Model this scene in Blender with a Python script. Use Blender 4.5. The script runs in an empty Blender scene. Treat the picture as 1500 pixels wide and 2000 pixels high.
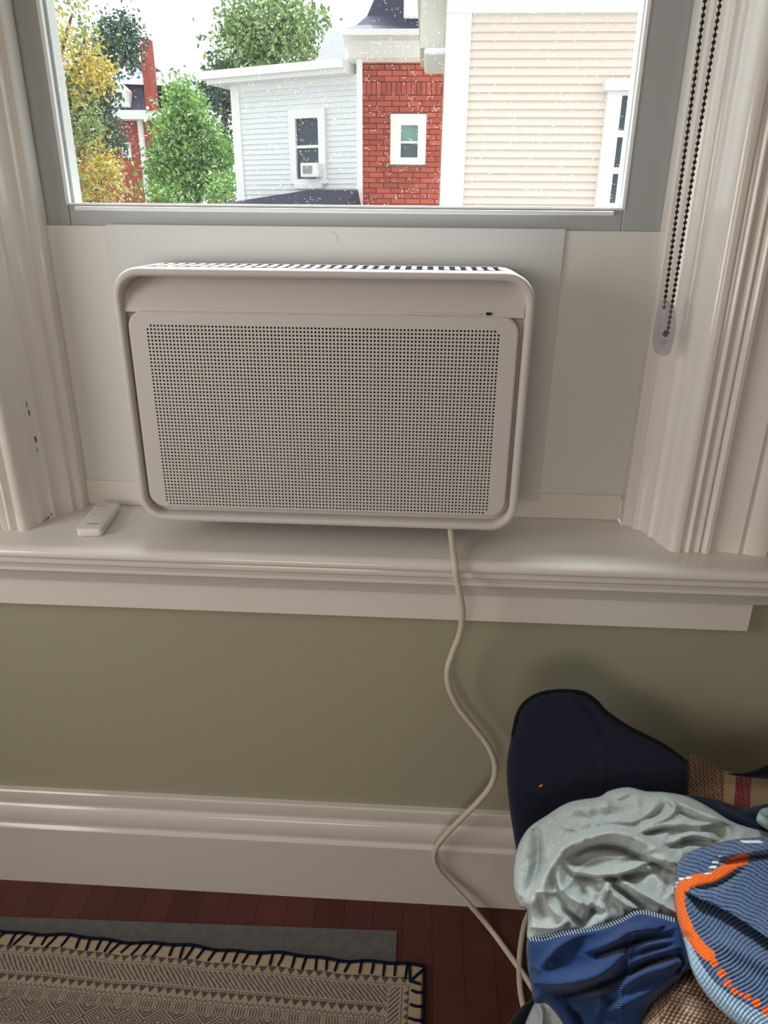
import bpy, bmesh, math, random
import numpy as np
from mathutils import Vector, Matrix
from mathutils.geometry import delaunay_2d_cdt
random.seed(7); rng = np.random.default_rng(7)
scene = bpy.context.scene
C = scene.collection

# ------------------------------------------------------------------ camera
CAM = np.array([0.1312, -1.032, 1.2614]); YAW, PIT, ROL, F = -0.0536, -0.3927, 0.0100, 1387.7
_fw = np.array([math.sin(YAW)*math.cos(PIT), math.cos(YAW)*math.cos(PIT), math.sin(PIT)])
_r = np.cross(_fw, [0, 0, 1]); _r /= np.linalg.norm(_r); _u = np.cross(_r, _fw)
_R = math.cos(ROL)*_r + math.sin(ROL)*_u; _U = -math.sin(ROL)*_r + math.cos(ROL)*_u
cd = bpy.data.cameras.new('camera'); cam = bpy.data.objects.new('camera', cd); C.objects.link(cam)
cd.sensor_fit = 'VERTICAL'; cd.sensor_height = 24.0; cd.lens = F/2000*24.0; cd.clip_start = 0.02; cd.clip_end = 300
m = Matrix(((_R[0], _U[0], -_fw[0], CAM[0]), (_R[1], _U[1], -_fw[1], CAM[1]), (_R[2], _U[2], -_fw[2], CAM[2]), (0, 0, 0, 1)))
cam.matrix_world = m
scene.camera = cam

# ------------------------------------------------------------------ world, lights, exposure
scene.view_settings.view_transform = 'Standard'; scene.view_settings.look = 'None'
scene.view_settings.gamma = 1.0; scene.view_settings.use_curve_mapping = False
scene.view_settings.exposure = 0.0
w = bpy.data.worlds.new('overcast_sky'); scene.world = w; w.use_nodes = True
bg = w.node_tree.nodes['Background']; bg.inputs[0].default_value = (0.96, 0.98, 1.0, 1); bg.inputs[1].default_value = 1.6

def area(name, loc, target, sx, sy, power, col):
    l = bpy.data.lights.new(name, 'AREA'); l.shape = 'RECTANGLE'; l.size = sx; l.size_y = sy; l.energy = power; l.color = col
    o = bpy.data.objects.new(name, l); C.objects.link(o); o.location = loc
    o.rotation_euler = (Vector(target)-Vector(loc)).to_track_quat('-Z', 'Y').to_euler()
    return o
# daylight of the room's two other windows (openings in wall_left and wall_right), plus an added warm fill from behind
area('daylight_left_window', (-1.235, -.95, 1.27), (0, -.95, 1.27), 0.85, 0.7, 12.5, (1.0, 0.965, 0.92))
area('warm_back_fill', (-.59, -3.18, 1.15), (-.59, 0, 1.15), 1.0, .9, 15, (1.0, 0.86, 0.74))
area('daylight_right_window', (1.335, -1.28, 1.23), (0, -1.28, 1.23), 0.45, 0.8, .8, (0.9, 0.96, 1.0))
# hazy sun behind thin cloud, high over the houses opposite
sl = bpy.data.lights.new('hazy_sun', 'SUN'); sl.energy = 17; sl.angle = math.radians(32); sl.color = (.93, .97, 1.0)
so = bpy.data.objects.new('hazy_sun', sl); C.objects.link(so); so.rotation_euler = Vector((.10, -.62, -1.0)).to_track_quat('-Z', 'Y').to_euler()

# ------------------------------------------------------------------ helpers
def ray(px, py):
    px = np.asarray(px, float); py = np.asarray(py, float)
    return _fw + ((px-750)/F)[..., None]*_R - ((py-1000)/F)[..., None]*_U
def atY(px, py, y):
    d = ray(px, py); return CAM + d*((y-CAM[1])/d[..., 1])[..., None]
def atZ(px, py, z):
    d = ray(px, py); return CAM + d*((z-CAM[2])/d[..., 2])[..., None]
def lin(r, g, b):
    f = lambda c: (c/255/12.92) if c/255 <= .04045 else ((c/255+.055)/1.055)**2.4
    return (f(r), f(g), f(b))

class MB:
    def __init__(s): s.v = []; s.f = []
    def add(s, vs, fs):
        n = len(s.v); s.v += [tuple(map(float, x)) for x in vs]; s.f += [tuple(n+i for i in f) for f in fs]; return s
    def box(s, a, b):
        x0, y0, z0 = a; x1, y1, z1 = b
        return s.add([(x0,y0,z0),(x1,y0,z0),(x1,y1,z0),(x0,y1,z0),(x0,y0,z1),(x1,y0,z1),(x1,y1,z1),(x0,y1,z1)],
                     [(0,3,2,1),(4,5,6,7),(0,1,5,4),(1,2,6,5),(2,3,7,6),(3,0,4,7)])
    def prism(s, loop, d):
        """closed loop of 3D points swept along vector d"""
        n = len(loop); a = [Vector(p) for p in loop]; b = [p+Vector(d) for p in a]
        return s.add(a+b, [(i, (i+1) % n, n+(i+1) % n, n+i) for i in range(n)]+[tuple(range(n))[::-1], tuple(range(n, 2*n))])
    def tube(s, pts, r, n=8, caps=True):
        P = [Vector(p) for p in pts]; rs = r if hasattr(r, '__len__') else [r]*len(P)
        base = len(s.v); up = Vector((0.3, 0.2, 0.9)).normalized(); vs = []
        t0 = (P[1]-P[0]).normalized(); nrm = t0.cross(up).normalized()
        for i, p in enumerate(P):
            t = (P[min(i+1, len(P)-1)]-P[max(i-1, 0)]).normalized()
            nrm = (nrm - t*nrm.dot(t)).normalized(); bn = t.cross(nrm)
            for k in range(n):
                a = 2*math.pi*k/n; vs.append(p+(nrm*math.cos(a)+bn*math.sin(a))*rs[i])
        fs = [(i*n+k, i*n+(k+1) % n, (i+1)*n+(k+1) % n, (i+1)*n+k) for i in range(len(P)-1) for k in range(n)]
        if caps: fs += [tuple(range(n))[::-1], tuple((len(P)-1)*n+k for k in range(n))]
        return s.add(vs, fs)
    def build(s, name, mat, parent=None, smooth=False, bevel=0, angle=None, seg=2):
        me = bpy.data.meshes.new(name); me.from_pydata(s.v, [], s.f)
        bm = bmesh.new(); bm.from_mesh(me); bmesh.ops.recalc_face_normals(bm, faces=bm.faces)
        if bevel: bmesh.ops.bevel(bm, geom=bm.edges[:], offset=bevel, segments=seg, affect='EDGES', profile=.5, clamp_overlap=True)
        bm.to_mesh(me); bm.free()
        me.materials.append(mat)
        if smooth: me.polygons.foreach_set('use_smooth', [True]*len(me.polygons))
        if angle: 
            me.polygons.foreach_set('use_smooth', [True]*len(me.polygons)); me.set_sharp_from_angle(angle=math.radians(angle))
        o = bpy.data.objects.new(name, me); C.objects.link(o)
        if parent: par(o, parent)
        return o
def par(o, p):
    o.parent = p   # meshes are modelled in world coordinates, so only an Empty's offset is undone
    o.matrix_parent_inverse = Matrix.Translation(-Vector(p.location)) if p.type == 'EMPTY' else Matrix.Identity(4)
def empty(name, loc, label, cat, group=None):
    o = bpy.data.objects.new(name, None); C.objects.link(o); o.location = loc; o.empty_display_size = .05
    return tag(o, label, cat, group)
def tag(o, label, cat, group=None):
    o['label'] = label; o['category'] = cat
    if group: o['group'] = group
    return o
def struct(o, label=None):
    o['kind'] = 'structure'
    if label: o['label'] = label
    return o
def catmull(pts, n=8, closed=False):
    P = [np.array(p, float) for p in pts]; out = []; m_ = len(P)
    rngi = range(m_) if closed else range(m_-1)
    for i in rngi:
        if closed: a, b, c, d = P[i-1], P[i], P[(i+1) % m_], P[(i+2) % m_]
        else: a, b, c, d = P[max(i-1, 0)], P[i], P[i+1], P[min(i+2, m_-1)]
        for k in range(n):
            t = k/n; out.append(.5*((2*b)+(c-a)*t+(2*a-5*b+4*c-d)*t*t+(3*b-a-3*c+d)*t**3))
    if not closed: out.append(P[-1])
    return np.array(out)

# ------------------------------------------------------------------ materials
def mat(name, col, rough=.5, spec=.5, noise=None, bump=None, attr=None, metal=0, sheen=0, rand=0, coat=0):
    """noise=(scale, amount, colour2) ; bump=(scale, strength, dist) ; attr=colour attribute name"""
    M = bpy.data.materials.new(name); M.use_nodes = True; nt = M.node_tree; N = nt.nodes; L = nt.links
    b = N['Principled BSDF']; b.inputs['Roughness'].default_value = rough; b.inputs['Specular IOR Level'].default_value = spec
    b.inputs['Metallic'].default_value = metal; b.inputs['Sheen Weight'].default_value = sheen
    b.inputs['Coat Weight'].default_value = coat; b.inputs['Coat Roughness'].default_value = .12
    tc = N.new('ShaderNodeTexCoord'); src = None
    if attr:
        a = N.new('ShaderNodeAttribute'); a.attribute_name = attr; src = a.outputs['Color']
    else:
        r = N.new('ShaderNodeRGB'); r.outputs[0].default_value = (*col, 1); src = r.outputs[0]
    if noise:
        t = N.new('ShaderNodeTexNoise'); t.inputs['Scale'].default_value = noise[0]; t.inputs['Detail'].default_value = 5; t.inputs['Roughness'].default_value = .65
        L.new(tc.outputs['Object'], t.inputs['Vector'])
        rp = N.new('ShaderNodeValToRGB'); rp.color_ramp.elements[0].position = .35; rp.color_ramp.elements[1].position = .68
        L.new(t.outputs['Fac'], rp.inputs[0])
        mu = N.new('ShaderNodeMath'); mu.operation = 'MULTIPLY'; mu.inputs[1].default_value = noise[1]; L.new(rp.outputs[0], mu.inputs[0])
        mx = N.new('ShaderNodeMix'); mx.data_type = 'RGBA'; L.new(mu.outputs[0], mx.inputs['Factor']); L.new(src, mx.inputs['A']); mx.inputs['B'].default_value = (*noise[2], 1); src = mx.outputs['Result']
    if rand:
        oi = N.new('ShaderNodeObjectInfo'); hs = N.new('ShaderNodeHueSaturation'); mr = N.new('ShaderNodeMapRange')
        mr.inputs['To Min'].default_value = 1-rand; mr.inputs['To Max'].default_value = 1+rand
        L.new(oi.outputs['Random'], mr.inputs['Value']); L.new(mr.outputs[0], hs.inputs['Value']); L.new(src, hs.inputs['Color']); src = hs.outputs[0]
    L.new(src, b.inputs['Base Color'])
    if bump:
        t2 = N.new('ShaderNodeTexNoise'); t2.inputs['Scale'].default_value = bump[0]; t2.inputs['Detail'].default_value = 4
        L.new(tc.outputs['Object'], t2.inputs['Vector'])
        bp = N.new('ShaderNodeBump'); bp.inputs['Strength'].default_value = bump[1]; bp.inputs['Distance'].default_value = bump[2]
        L.new(t2.outputs['Fac'], bp.inputs['Height']); L.new(bp.outputs[0], b.inputs['Normal'])
    return M

TRIM = mat('trim_paint', (.78, .75, .71), .13, .5, noise=(9, .10, (.62, .57, .5)), bump=(30, .12, .002))
SASHM = mat('sash_vinyl', (.40, .425, .435), .38, .5, bump=(60, .05, .001))
SASHW = mat('glazing_bead_vinyl', (.86, .87, .86), .3)
PANEL = mat('panel_plastic', (.715, .715, .70), .42, .4, bump=(5, .05, .004))
PANELC = mat('mounting_plate_plastic', (.62, .635, .64), .35, .5)
ACW = mat('appliance_plastic', (.62, .59, .58), .4, .45)
ACG = mat('grille_plastic', (.61, .585, .575), .45, .4)
DARK = mat('dark_interior', (.015, .015, .018), .7, .2)
FILT = mat('filter_mesh', (.028, .026, .03), .8, .1, noise=(14, .8, (.06, .05, .06)))
WALL = mat('sage_paint', (.375, .365, .27), .75, .25, noise=(3, .12, (.345, .34, .25)), bump=(220, .12, .001))
CEIL = mat('ceiling_paint', (.8, .79, .76), .8, .2)
WOOD = mat('cherry_stained_wood', lin(94, 48, 43), .42, .35, noise=(6, .5, lin(74, 37, 35)), rand=.2)
CORDM = mat('cord_vinyl', (.66, .60, .50), .5, .4)
REM = mat('remote_plastic', (.80, .77, .75), .4)
GREYM = mat('grey_print', (.23, .21, .21), .6)
METAL = mat('gunmetal_bead', (.035, .035, .04), .22, .6, metal=.85)
def clear(name, col, fac, rough):
    M = bpy.data.materials.new(name); M.use_nodes = True; nt = M.node_tree; N = nt.nodes; L = nt.links
    for n in list(N):
        if n.type != 'OUTPUT_MATERIAL': N.remove(n)
    out = [n for n in N if n.type == 'OUTPUT_MATERIAL'][0]
    tr = N.new('ShaderNodeBsdfTransparent'); tr.inputs[0].default_value = (*col, 1)
    gl = N.new('ShaderNodeBsdfPrincipled'); gl.inputs['Roughness'].default_value = rough; gl.inputs['Base Color'].default_value = (*col, 1)
    mx = N.new('ShaderNodeMixShader'); mx.inputs[0].default_value = fac
    L.new(tr.outputs[0], mx.inputs[1]); L.new(gl.outputs[0], mx.inputs[2]); L.new(mx.outputs[0], out.inputs[0])
    return M, N, L, mx
PLAST, *_ = clear('clear_plastic', (.80, .80, .83), .12, .2)
BAG, *_ = clear('frosted_plastic', (.62, .70, .72), .55, .3)
# window pane: clear, weak mirror, speckled with dried rain drops
GLASS, N_, L_, mx_ = clear('rain_specked_glass', (.97, .985, .98), .03, .02)
tc = N_.new('ShaderNodeTexCoord'); vo = N_.new('ShaderNodeTexVoronoi'); vo.inputs['Scale'].default_value = 260; L_.new(tc.outputs['Object'], vo.inputs['Vector'])
nz = N_.new('ShaderNodeTexNoise'); nz.inputs['Scale'].default_value = 95; L_.new(tc.outputs['Object'], nz.inputs['Vector'])
lt = N_.new('ShaderNodeMath'); lt.operation = 'LESS_THAN'; lt.inputs[1].default_value = .20; L_.new(vo.outputs['Distance'], lt.inputs[0])
gt = N_.new('ShaderNodeMath'); gt.operation = 'GREATER_THAN'; gt.inputs[1].default_value = .55; L_.new(nz.outputs['Fac'], gt.inputs[0])
mu = N_.new('ShaderNodeMath'); mu.operation = 'MULTIPLY'; L_.new(lt.outputs[0], mu.inputs[0]); L_.new(gt.outputs[0], mu.inputs[1])
m3 = N_.new('ShaderNodeMath'); m3.operation = 'MULTIPLY_ADD'; m3.inputs[1].default_value = .22; m3.inputs[2].default_value = .004; L_.new(mu.outputs[0], m3.inputs[0]); L_.new(m3.outputs[0], mx_.inputs[0])
tl = N_.new('ShaderNodeBsdfTranslucent'); tl.inputs[0].default_value = (.95, .97, 1, 1); L_.new(tl.outputs[0], mx_.inputs[2])

# ------------------------------------------------------------------ room shell
XL, XR, YB, ZC = -1.25, 1.35, -3.2, 2.6
WX0, WX1, WZ0, WZ1 = -.52, .54, .74, 2.06      # rough opening
b = MB()
for a, c in (((XL, 0, 0), (WX0, .16, ZC)), ((WX1, 0, 0), (XR, .16, ZC)), ((WX0, 0, 0), (WX1, .16, WZ0)), ((WX0, 0, WZ1), (WX1, .16, ZC))): b.box(a, c)
struct(b.build('wall_front', WALL))
def side_wall(name, x0, x1, y0, y1):
    b = MB()
    for a, c in (((x0, YB, 0), (x1, y0, ZC)), ((x0, y1, 0), (x1, .16, ZC)), ((x0, y0, 0), (x1, y1, .78)), ((x0, y0, 1.68), (x1, y1, ZC))): b.box(a, c)
    struct(b.build(name, WALL))
side_wall('wall_left', XL-.12, XL, -1.46, -.54)
side_wall('wall_right', XR, XR+.12, -1.52, -1.04)
b = MB()
for a, c in (((XL-.12, YB-.1, 0), (-1.1, YB, ZC)), ((-.08, YB-.1, 0), (XR+.12, YB, ZC)), ((-1.1, YB-.1, 0), (-.08, YB, .66)), ((-1.1, YB-.1, 1.64), (-.08, YB, ZC))): b.box(a, c)
struct(b.build('wall_back', WALL))
# the other windows: added opaque panels that keep sky light out (area lights above stand in)
SKY_BLOCK = mat('sky_block_panel', (.8, .78, .74), .8)
for k, (a, c) in enumerate((((XL-.08, -1.46, .78), (XL-.05, -.54, 1.68)), ((XR+.05, -1.52, .78), (XR+.08, -1.04, 1.68)), ((-1.1, YB-.08, .66), (-.08, YB-.05, 1.64)))):
    struct(MB().box(a, c).build('window_%d' % (k+2), SKY_BLOCK), 'pale panel added to keep sky light out of another window opening')
struct(MB().box((XL-.12, YB-.1, ZC), (XR+.12, .16, ZC+.1)).build('ceiling', CEIL))
# floor of narrow planks
fl = MB().box((XL-.12, YB-.1, -.12), (XR+.12, .16, -.012)).build('floor', DARK); struct(fl, 'dark red stained narrow plank floor')
pw = .0572; x = XL
while x < XR:
    ys = [YB, -2.1+random.uniform(-.6, .6), -.7+random.uniform(-.35, .45), .0]
    for y0, y1 in zip(ys[:-1], ys[1:]):
        o = MB().box((x+.0003, y0+.0003, -.012), (min(x+pw, XR)-.0003, y1-.0003, 0)).build('plank', WOOD, fl)
    x += pw
# ------------------------------------------------------------------ window trim
CXW = .0109
right_prof = [(.470,.105),(.470,.078),(.4725,.075),(.481,.074),(.4825,.070),(.4825,.062),(.486,.0605),(.493,.057),(.4975,.050),(.499,.040),(.499,.032),(.503,.030),
  (.506,.025),(.507,.012),(.5085,.004),(.511,.001),(.5125,-.006),(.515,-.017),(.519,-.0235),(.525,-.0265),(.531,-.0255),(.5345,-.021),(.5365,-.0185),(.539,-.0195),(.541,-.0235),
  (.5445,-.0255),(.548,-.0235),(.5495,-.019),(.552,-.0185),(.556,-.022),(.5605,-.023),(.5625,-.018),(.564,-.018),(.5655,-.023),(.570,-.0265),(.5755,-.0255),(.579,-.021),(.582,-.0185),
  (.590,-.0175),(.602,-.0185),(.614,-.0215),(.620,-.0235),(.624,-.0205),(.628,-.0205),(.632,-.0245),(.640,-.0285),(.652,-.030),(.660,-.0285),(.662,-.024),(.662,.0)]
def jamb(prof, name, mir, ztop):
    pts = [(CXW*2-x if mir else x, y) for x, y in prof]
    back = [((CXW*2-.54) if mir else .54, .001), ((CXW*2-.54) if mir else .54, .105)]
    loop = [(x, y, .7915) for x, y in pts+back]
    o = MB().prism(loop, (0, 0, ztop-.7915)).build(name, TRIM, angle=38); return struct(o)
jamb(right_prof, 'trim_1', False, 2.0)['label'] = 'fluted white painted window casing on the right'
jamb(right_prof, 'trim_2', True, 2.0)['label'] = 'fluted white painted window casing on the left'
# dark scuffs and grime where the paint is chipped on the left casing
def on_profile(px, py):
    d = ray(np.array(float(px)), np.array(float(py))); best = None
    P = [np.array((CXW*2-x, y)) for x, y in right_prof]
    for p0_, p1_ in zip(P[:-1], P[1:]):
        e_ = p1_-p0_; A = np.array([[d[0], -e_[0]], [d[1], -e_[1]]])
        if abs(np.linalg.det(A)) < 1e-9: continue
        t, k = np.linalg.solve(A, p0_-CAM[:2])
        if 0 <= k <= 1 and (best is None or t < best[0]): best = (t, e_/np.linalg.norm(e_))
    if best is None: return None, None
    return CAM+d*best[0], best[1]
GRIME = mat('grime', (.16, .14, .11), .8)
for px, py, ha, hb in ((52, 790, .0016, .006), (57, 808, .0024, .007), (69, 858, .0026, .008), (72, 880, .0016, .003), (94, 1011, .004, .002), (101, 1004, .0022, .002), (88, 1016, .005, .0012)):
    p_, e_ = on_profile(px, py)
    if p_ is None: continue
    n_ = np.array((-e_[1], e_[0], 0)); n_ = n_ if n_@(CAM-p_) > 0 else -n_
    rim = [p_+np.array((e_[0], e_[1], 0))*ha*math.cos(k*math.pi/5)*random.uniform(.6, 1.1)+np.array((0, 0, 1))*hb*math.sin(k*math.pi/5)*random.uniform(.6, 1.1)+n_*.0003 for k in range(10)]
    MB().prism([tuple(v) for v in rim], tuple(-n_*.0006)).build('paint_chip', GRIME, bpy.data.objects['trim_2'])
# head casing
struct(MB().box((CXW-.66, -.028, 2.0), (CXW+.66, .0, 2.14)).box((CXW-.52, .0, 2.0), (CXW+.52, .16, 2.055)).build('trim_3', TRIM, bevel=.003))
# stool and apron
prof = [(.165,.7915),(-.074,.7915),(-.081,.7905),(-.086,.787),(-.088,.782),(-.087,.777),(-.083,.7735),(-.071,.772),(-.0715,.7695),(-.0735,.766),(-.0735,.761),(-.071,.757),(-.066,.755),(-.060,.7545),(-.060,.740),(.165,.740)]
struct(MB().prism([(CXW-.69, y, z) for y, z in prof], (1.38, 0, 0)).build('trim_4', TRIM, angle=40), 'deep white painted window stool')
prof = [(0,.7545),(-.059,.7545),(-.0615,.751),(-.0605,.746),(-.053,.737),(-.046,.7275),(-.040,.722),(-.0365,.718),(-.0345,.7115),(-.029,.7065),(-.0225,.7045),(-.02,.702)]
b = MB(); n = len(prof); xs0, xs1 = CXW-.651, CXW+.651
ring = lambda s: [((xs0+.02-(-y)*1.0-.0) if s < 0 else (xs1-.02+(-y)), y, z) for y, z in prof]
A_, B_ = ring(-1), ring(1)
b.add(A_+B_, [(i, i+1, n+i+1, n+i) for i in range(n-1)]+[tuple(range(n))[::-1]+(), tuple(range(n, 2*n))])
ap = struct(b.build('trim_5', TRIM, angle=35), 'moulded white apron under the window stool')
MB().prism([(xs0-.0, -.0, .7045), (xs0-.0, -.02, .7045), (xs0-.0, -.0205, .6545), (xs0-.0, -.018, .6525), (xs0, 0, .6525)], (xs1-xs0, 0, 0)).build('apron_board', TRIM, ap)
# baseboard
prof = [(0,.2325),(-.010,.2325),(-.0125,.230),(-.0125,.207),(-.0105,.2025),(-.0105,.199),(-.014,.1965),(-.0175,.191),(-.0185,.180),(-.0185,.168),(-.017,.1595),(-.0155,.156),(-.0155,.152),(-.0185,.150),(-.0215,.1465),(-.0215,.142),(-.0205,.138),(-.0205,.0),(0,.0)]
struct(MB().prism([(XL, y, z) for y, z in prof], (XR-XL, 0, 0)).build('baseboard_front', TRIM, angle=40))
struct(MB().box((XL, YB, 0), (XL+.02, -.022, .22)).build('baseboard_left', TRIM, bevel=.004)); struct(MB().box((XR-.02, YB, 0), (XR, -.022, .22)).build('baseboard_right', TRIM, bevel=.004))
# raised lower sash
win = MB().box((-.5, .11, 2.0), (.52, .2, 2.02)).build('window_1', SASHM); struct(win, 'white double hung window raised over the air conditioner')
SX0, SX1, SZ0, SZ1 = -.470, .4775, 1.240, 1.97
GX0, GX1, GZ0 = -.4118, .4135, 1.2775
MB().box((SX0, .106, SZ0), (GX0, .150, SZ1)).build('stile', SASHM, win, bevel=.002)
MB().box((GX1, .106, SZ0), (SX1, .150, SZ1)).build('stile', SASHM, win, bevel=.002)
MB().box((GX0, .106, SZ0), (GX1, .150, GZ0-.0005)).build('bottom_rail', SASHM, win, bevel=.002)
MB().box((GX0, .106, 1.90), (GX1, .150, SZ1)).build('top_rail', SASHM, win, bevel=.002)
for x0, x1, z0, z1 in ((GX0-.002, GX0+.0035, GZ0-.002, 1.9), (GX1-.0035, GX1+.002, GZ0-.002, 1.9), (GX0-.002, GX1+.002, GZ0-.0025, GZ0+.0005)):
    MB().box((x0, .1035, z0), (x1, .112, z1)).build('glazing_bead', SASHW, win, bevel=.0012)
MB().box((GX0+.012, .0995, GZ0-.0105), (GX1-.014, .108, GZ0-.0045)).build('lift_lip', SASHW, win, bevel=.0015)
for x0, x1 in ((GX0-.001, GX0+.003), (GX1-.003, GX1+.001)):
    MB().box((x0, .124, GZ0), (x1, .1495, 1.9)).build('outer_bead', SASHW, win)
MB().box((GX0, .118, GZ0-.003), (GX1, .121, 1.905)).build('pane', GLASS, win)
# jamb liner tracks either side of the sash
for s in (-1, 1):
    xo = SX0 if s < 0 else SX1
    for d, y0, wd in ((0.0, .095, .0022), (.0045, .090, .002), (.010, .092, .003)):
        xa = xo+s*d; MB().box((min(xa, xa+s*wd), y0, 1.246), (max(xa, xa+s*wd), .15, 1.99)).build('track_rib', SASHM, win)
    xa = xo+s*.0005; MB().box((min(xa, xa+s*.05), .101, .80), (max(xa, xa+s*.05), .20, 2.0)).build('jamb_liner', SASHM, win)
# lower ledge behind the stool that the panels rest on
lg = struct(MB().box((-.462, .095, .7915), (.468, .165, .836)).build('trim_6', TRIM, bevel=.0015), 'low white ledge at the back of the stool')

# ------------------------------------------------------------------ air conditioner
ac = empty('window_air_conditioner', (-.011, .02, .7915), 'white window air conditioner with perforated front grille on the sill', 'air conditioner')
AX0, AX1, AZ0, AZ1, AYF, AYB = -.2995, .2775, .8235, 1.1965, -.040, .0935
def rrect(x0, x1, z0, z1, r, n=8):
    out = []
    for cx, cz, a0 in ((x1-r, z1-r, 0), (x0+r, z1-r, 90), (x0+r, z0+r, 180), (x1-r, z0+r, 270)):
        for k in range(n+1):
            a = math.radians(a0+90*k/n); out.append((cx+r*math.cos(a), cz+r*math.sin(a)))
    return out
def loft(b, rings, close_first=False, close_last=False):
    """rings: list of lists of 3D points with equal count"""
    n = len(rings[0]); vs = [p for r_ in rings for p in r_]
    fs = [(i*n+k, i*n+(k+1) % n, (i+1)*n+(k+1) % n, (i+1)*n+k) for i in range(len(rings)-1) for k in range(n)]
    if close_first: fs.append(tuple(range(n)))
    if close_last: fs.append(tuple((len(rings)-1)*n+k for k in range(n)))
    b.add(vs, fs); return b
def R_(ins, y, r): return [(x, y, z) for x, z in rrect(AX0+ins, AX1-ins, AZ0+ins, AZ1-ins, max(r-ins, .006))]
# rim + recess (front bezel)
RR = .040
b = MB(); loft(b, [R_(.0, -.004, RR), R_(0, AYF+.004, RR), R_(.0012, AYF+.0012, RR), R_(.004, AYF, RR), R_(.0085, AYF+.0002, RR), R_(.0105, AYF+.002, RR), R_(.0125, AYF+.014, RR), R_(.0130, AYF+.034, RR)])
b.build('bezel', ACW, ac, smooth=True)
MB().prism([(x, AYF+.0185, z) for x, z in rrect(AX0+.008, AX1-.008, AZ0+.008, 1.1382, .034)[18:]+[(AX1-.008, 1.1382), (AX0+.008, 1.1382)]], (0, .002, 0)).build('recess_panel', ACW, ac, angle=40)
b = MB(); scp = [(AYF+.0065+.0275*(t**1.6), 1.1375+.0445*t) for t in np.linspace(0, 1, 15)]+[(AYF+.0345, 1.130)]
b.prism([(AX0+.0125, y, z) for y, z in scp], (AX1-AX0-.025, 0, 0)).build('outlet_scoop', ACW, ac, angle=40)
MB().prism([(x, AYF+.0345, z) for x, z in rrect(AX0+.003, AX1-.003, 1.10, AZ1-.0015, .038)], (0, .0015, 0)).build('outlet_light_block', ACW, ac)  # added plate that stops sun leaking in through the vent slots
# casing: sides and bottom closed, top made of vent slats
b = MB(); ring = rrect(AX0, AX1, AZ0, AZ1, RR)
n = len(ring); Y0, Y1 = -.018, .062      # slot span
VX0, VX1 = AX0+.036, AX1-.036
loft(b, [[(x, -.004, z) for x, z in ring], [(x, Y0, z) for x, z in ring]][::-1])
loft(b, [[(x, Y1, z) for x, z in ring], [(x, AYB-.006, z) for x, z in ring], [(x+(.002 if x < 0 else -.002), AYB, z-(.003 if z > 1 else -.003)) for x, z in ring]])
# middle section without the flat top: from right corner down round to left corner
mid = ring[n//4:]+ring[:n//4]
top_gap = [k for k in range(n)]
seq = ring[9:]+ring[:9]   # starts at left-top arc start, ends at right-top arc end
for k in range(len(seq)-1):
    (xa, za), (xb, zb) = seq[k], seq[k+1]
    b.add([(xa, Y0, za), (xb, Y0, zb), (xb, Y1, zb), (xa, Y1, za)], [(0, 1, 2, 3)])
b.build('housing', ACW, ac, angle=40)
NS = 32; pit = (AX1-AX0-2*RR)/NS
slat = None
for k in range(NS+1):
    xc = AX0+RR+k*pit; hw = pit*.23
    xa, xb = max(xc-hw, AX0+RR), min(xc+hw, AX1-RR)
    MB().box((xa, Y0, AZ1-.010), (xb, Y1, AZ1)).build('vent_slat', ACW, ac, bevel=.0006, seg=1)
MB().box((AX0+.03, Y0, AZ1-.034), (AX1-.03, Y1, AZ1-.030)).build('vent_floor', mat('vent_inner_plastic', (.22, .21, .21), .6), ac)
# grille plate with real holes
PX0, PX1, PZ0, PZ1, PY = -.2835, .2595, .8455, 1.1395, AYF+.0035
nx, nzr, pt, hr = 96, 53, .00514, .00158
hx0 = (PX0+PX1)/2-(nx-1)*pt/2; hz0 = .8520
verts = []; faces = []
K = 8; ang = [math.radians(22.5+45*k) for k in range(K)]
sq = []
for a in ang:
    c_, s_ = math.cos(a), math.sin(a); mxx = max(abs(c_), abs(s_)); sq.append((c_/mxx*pt/2, s_/mxx*pt/2))
ci = math.tan(math.radians(22.5))
def cell(cx, cz, hole):
    n0 = len(verts)
    if not hole:
        verts.extend([(cx-pt/2, PY, cz-pt/2), (cx+pt/2, PY, cz-pt/2), (cx+pt/2, PY, cz+pt/2), (cx-pt/2, PY, cz+pt/2)]); faces.append((n0, n0+1, n0+2, n0+3)); return
    corners = [(pt/2, pt/2), (-pt/2, pt/2), (-pt/2, -pt/2), (pt/2, -pt/2)]
    for a in ang: verts.append((cx+hr*math.cos(a), PY, cz+hr*math.sin(a)))
    for a in ang: verts.append((cx+hr*math.cos(a), PY+.0022, cz+hr*math.sin(a)))
    for s in sq: verts.append((cx+s[0], PY, cz+s[1]))
    for c in corners: verts.append((cx+c[0], PY, cz+c[1]))
    for k in range(K):
        k2 = (k+1) % K
        faces.append((n0+k, n0+k2, n0+8+k2, n0+8+k))
        if k % 2 == 0: faces.append((n0+k, n0+16+k, n0+24+k//2, n0+16+k2, n0+k2))
        else: faces.append((n0+k, n0+16+k, n0+16+k2, n0+k2))
for j in range(nzr):
    for i in range(nx):
        corner = (i in (0, nx-1)) and (j in (0, nzr-1))
        cell(hx0+i*pt, hz0+j*pt, not corner)
b = MB(); b.v = verts; b.f = faces
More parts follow.
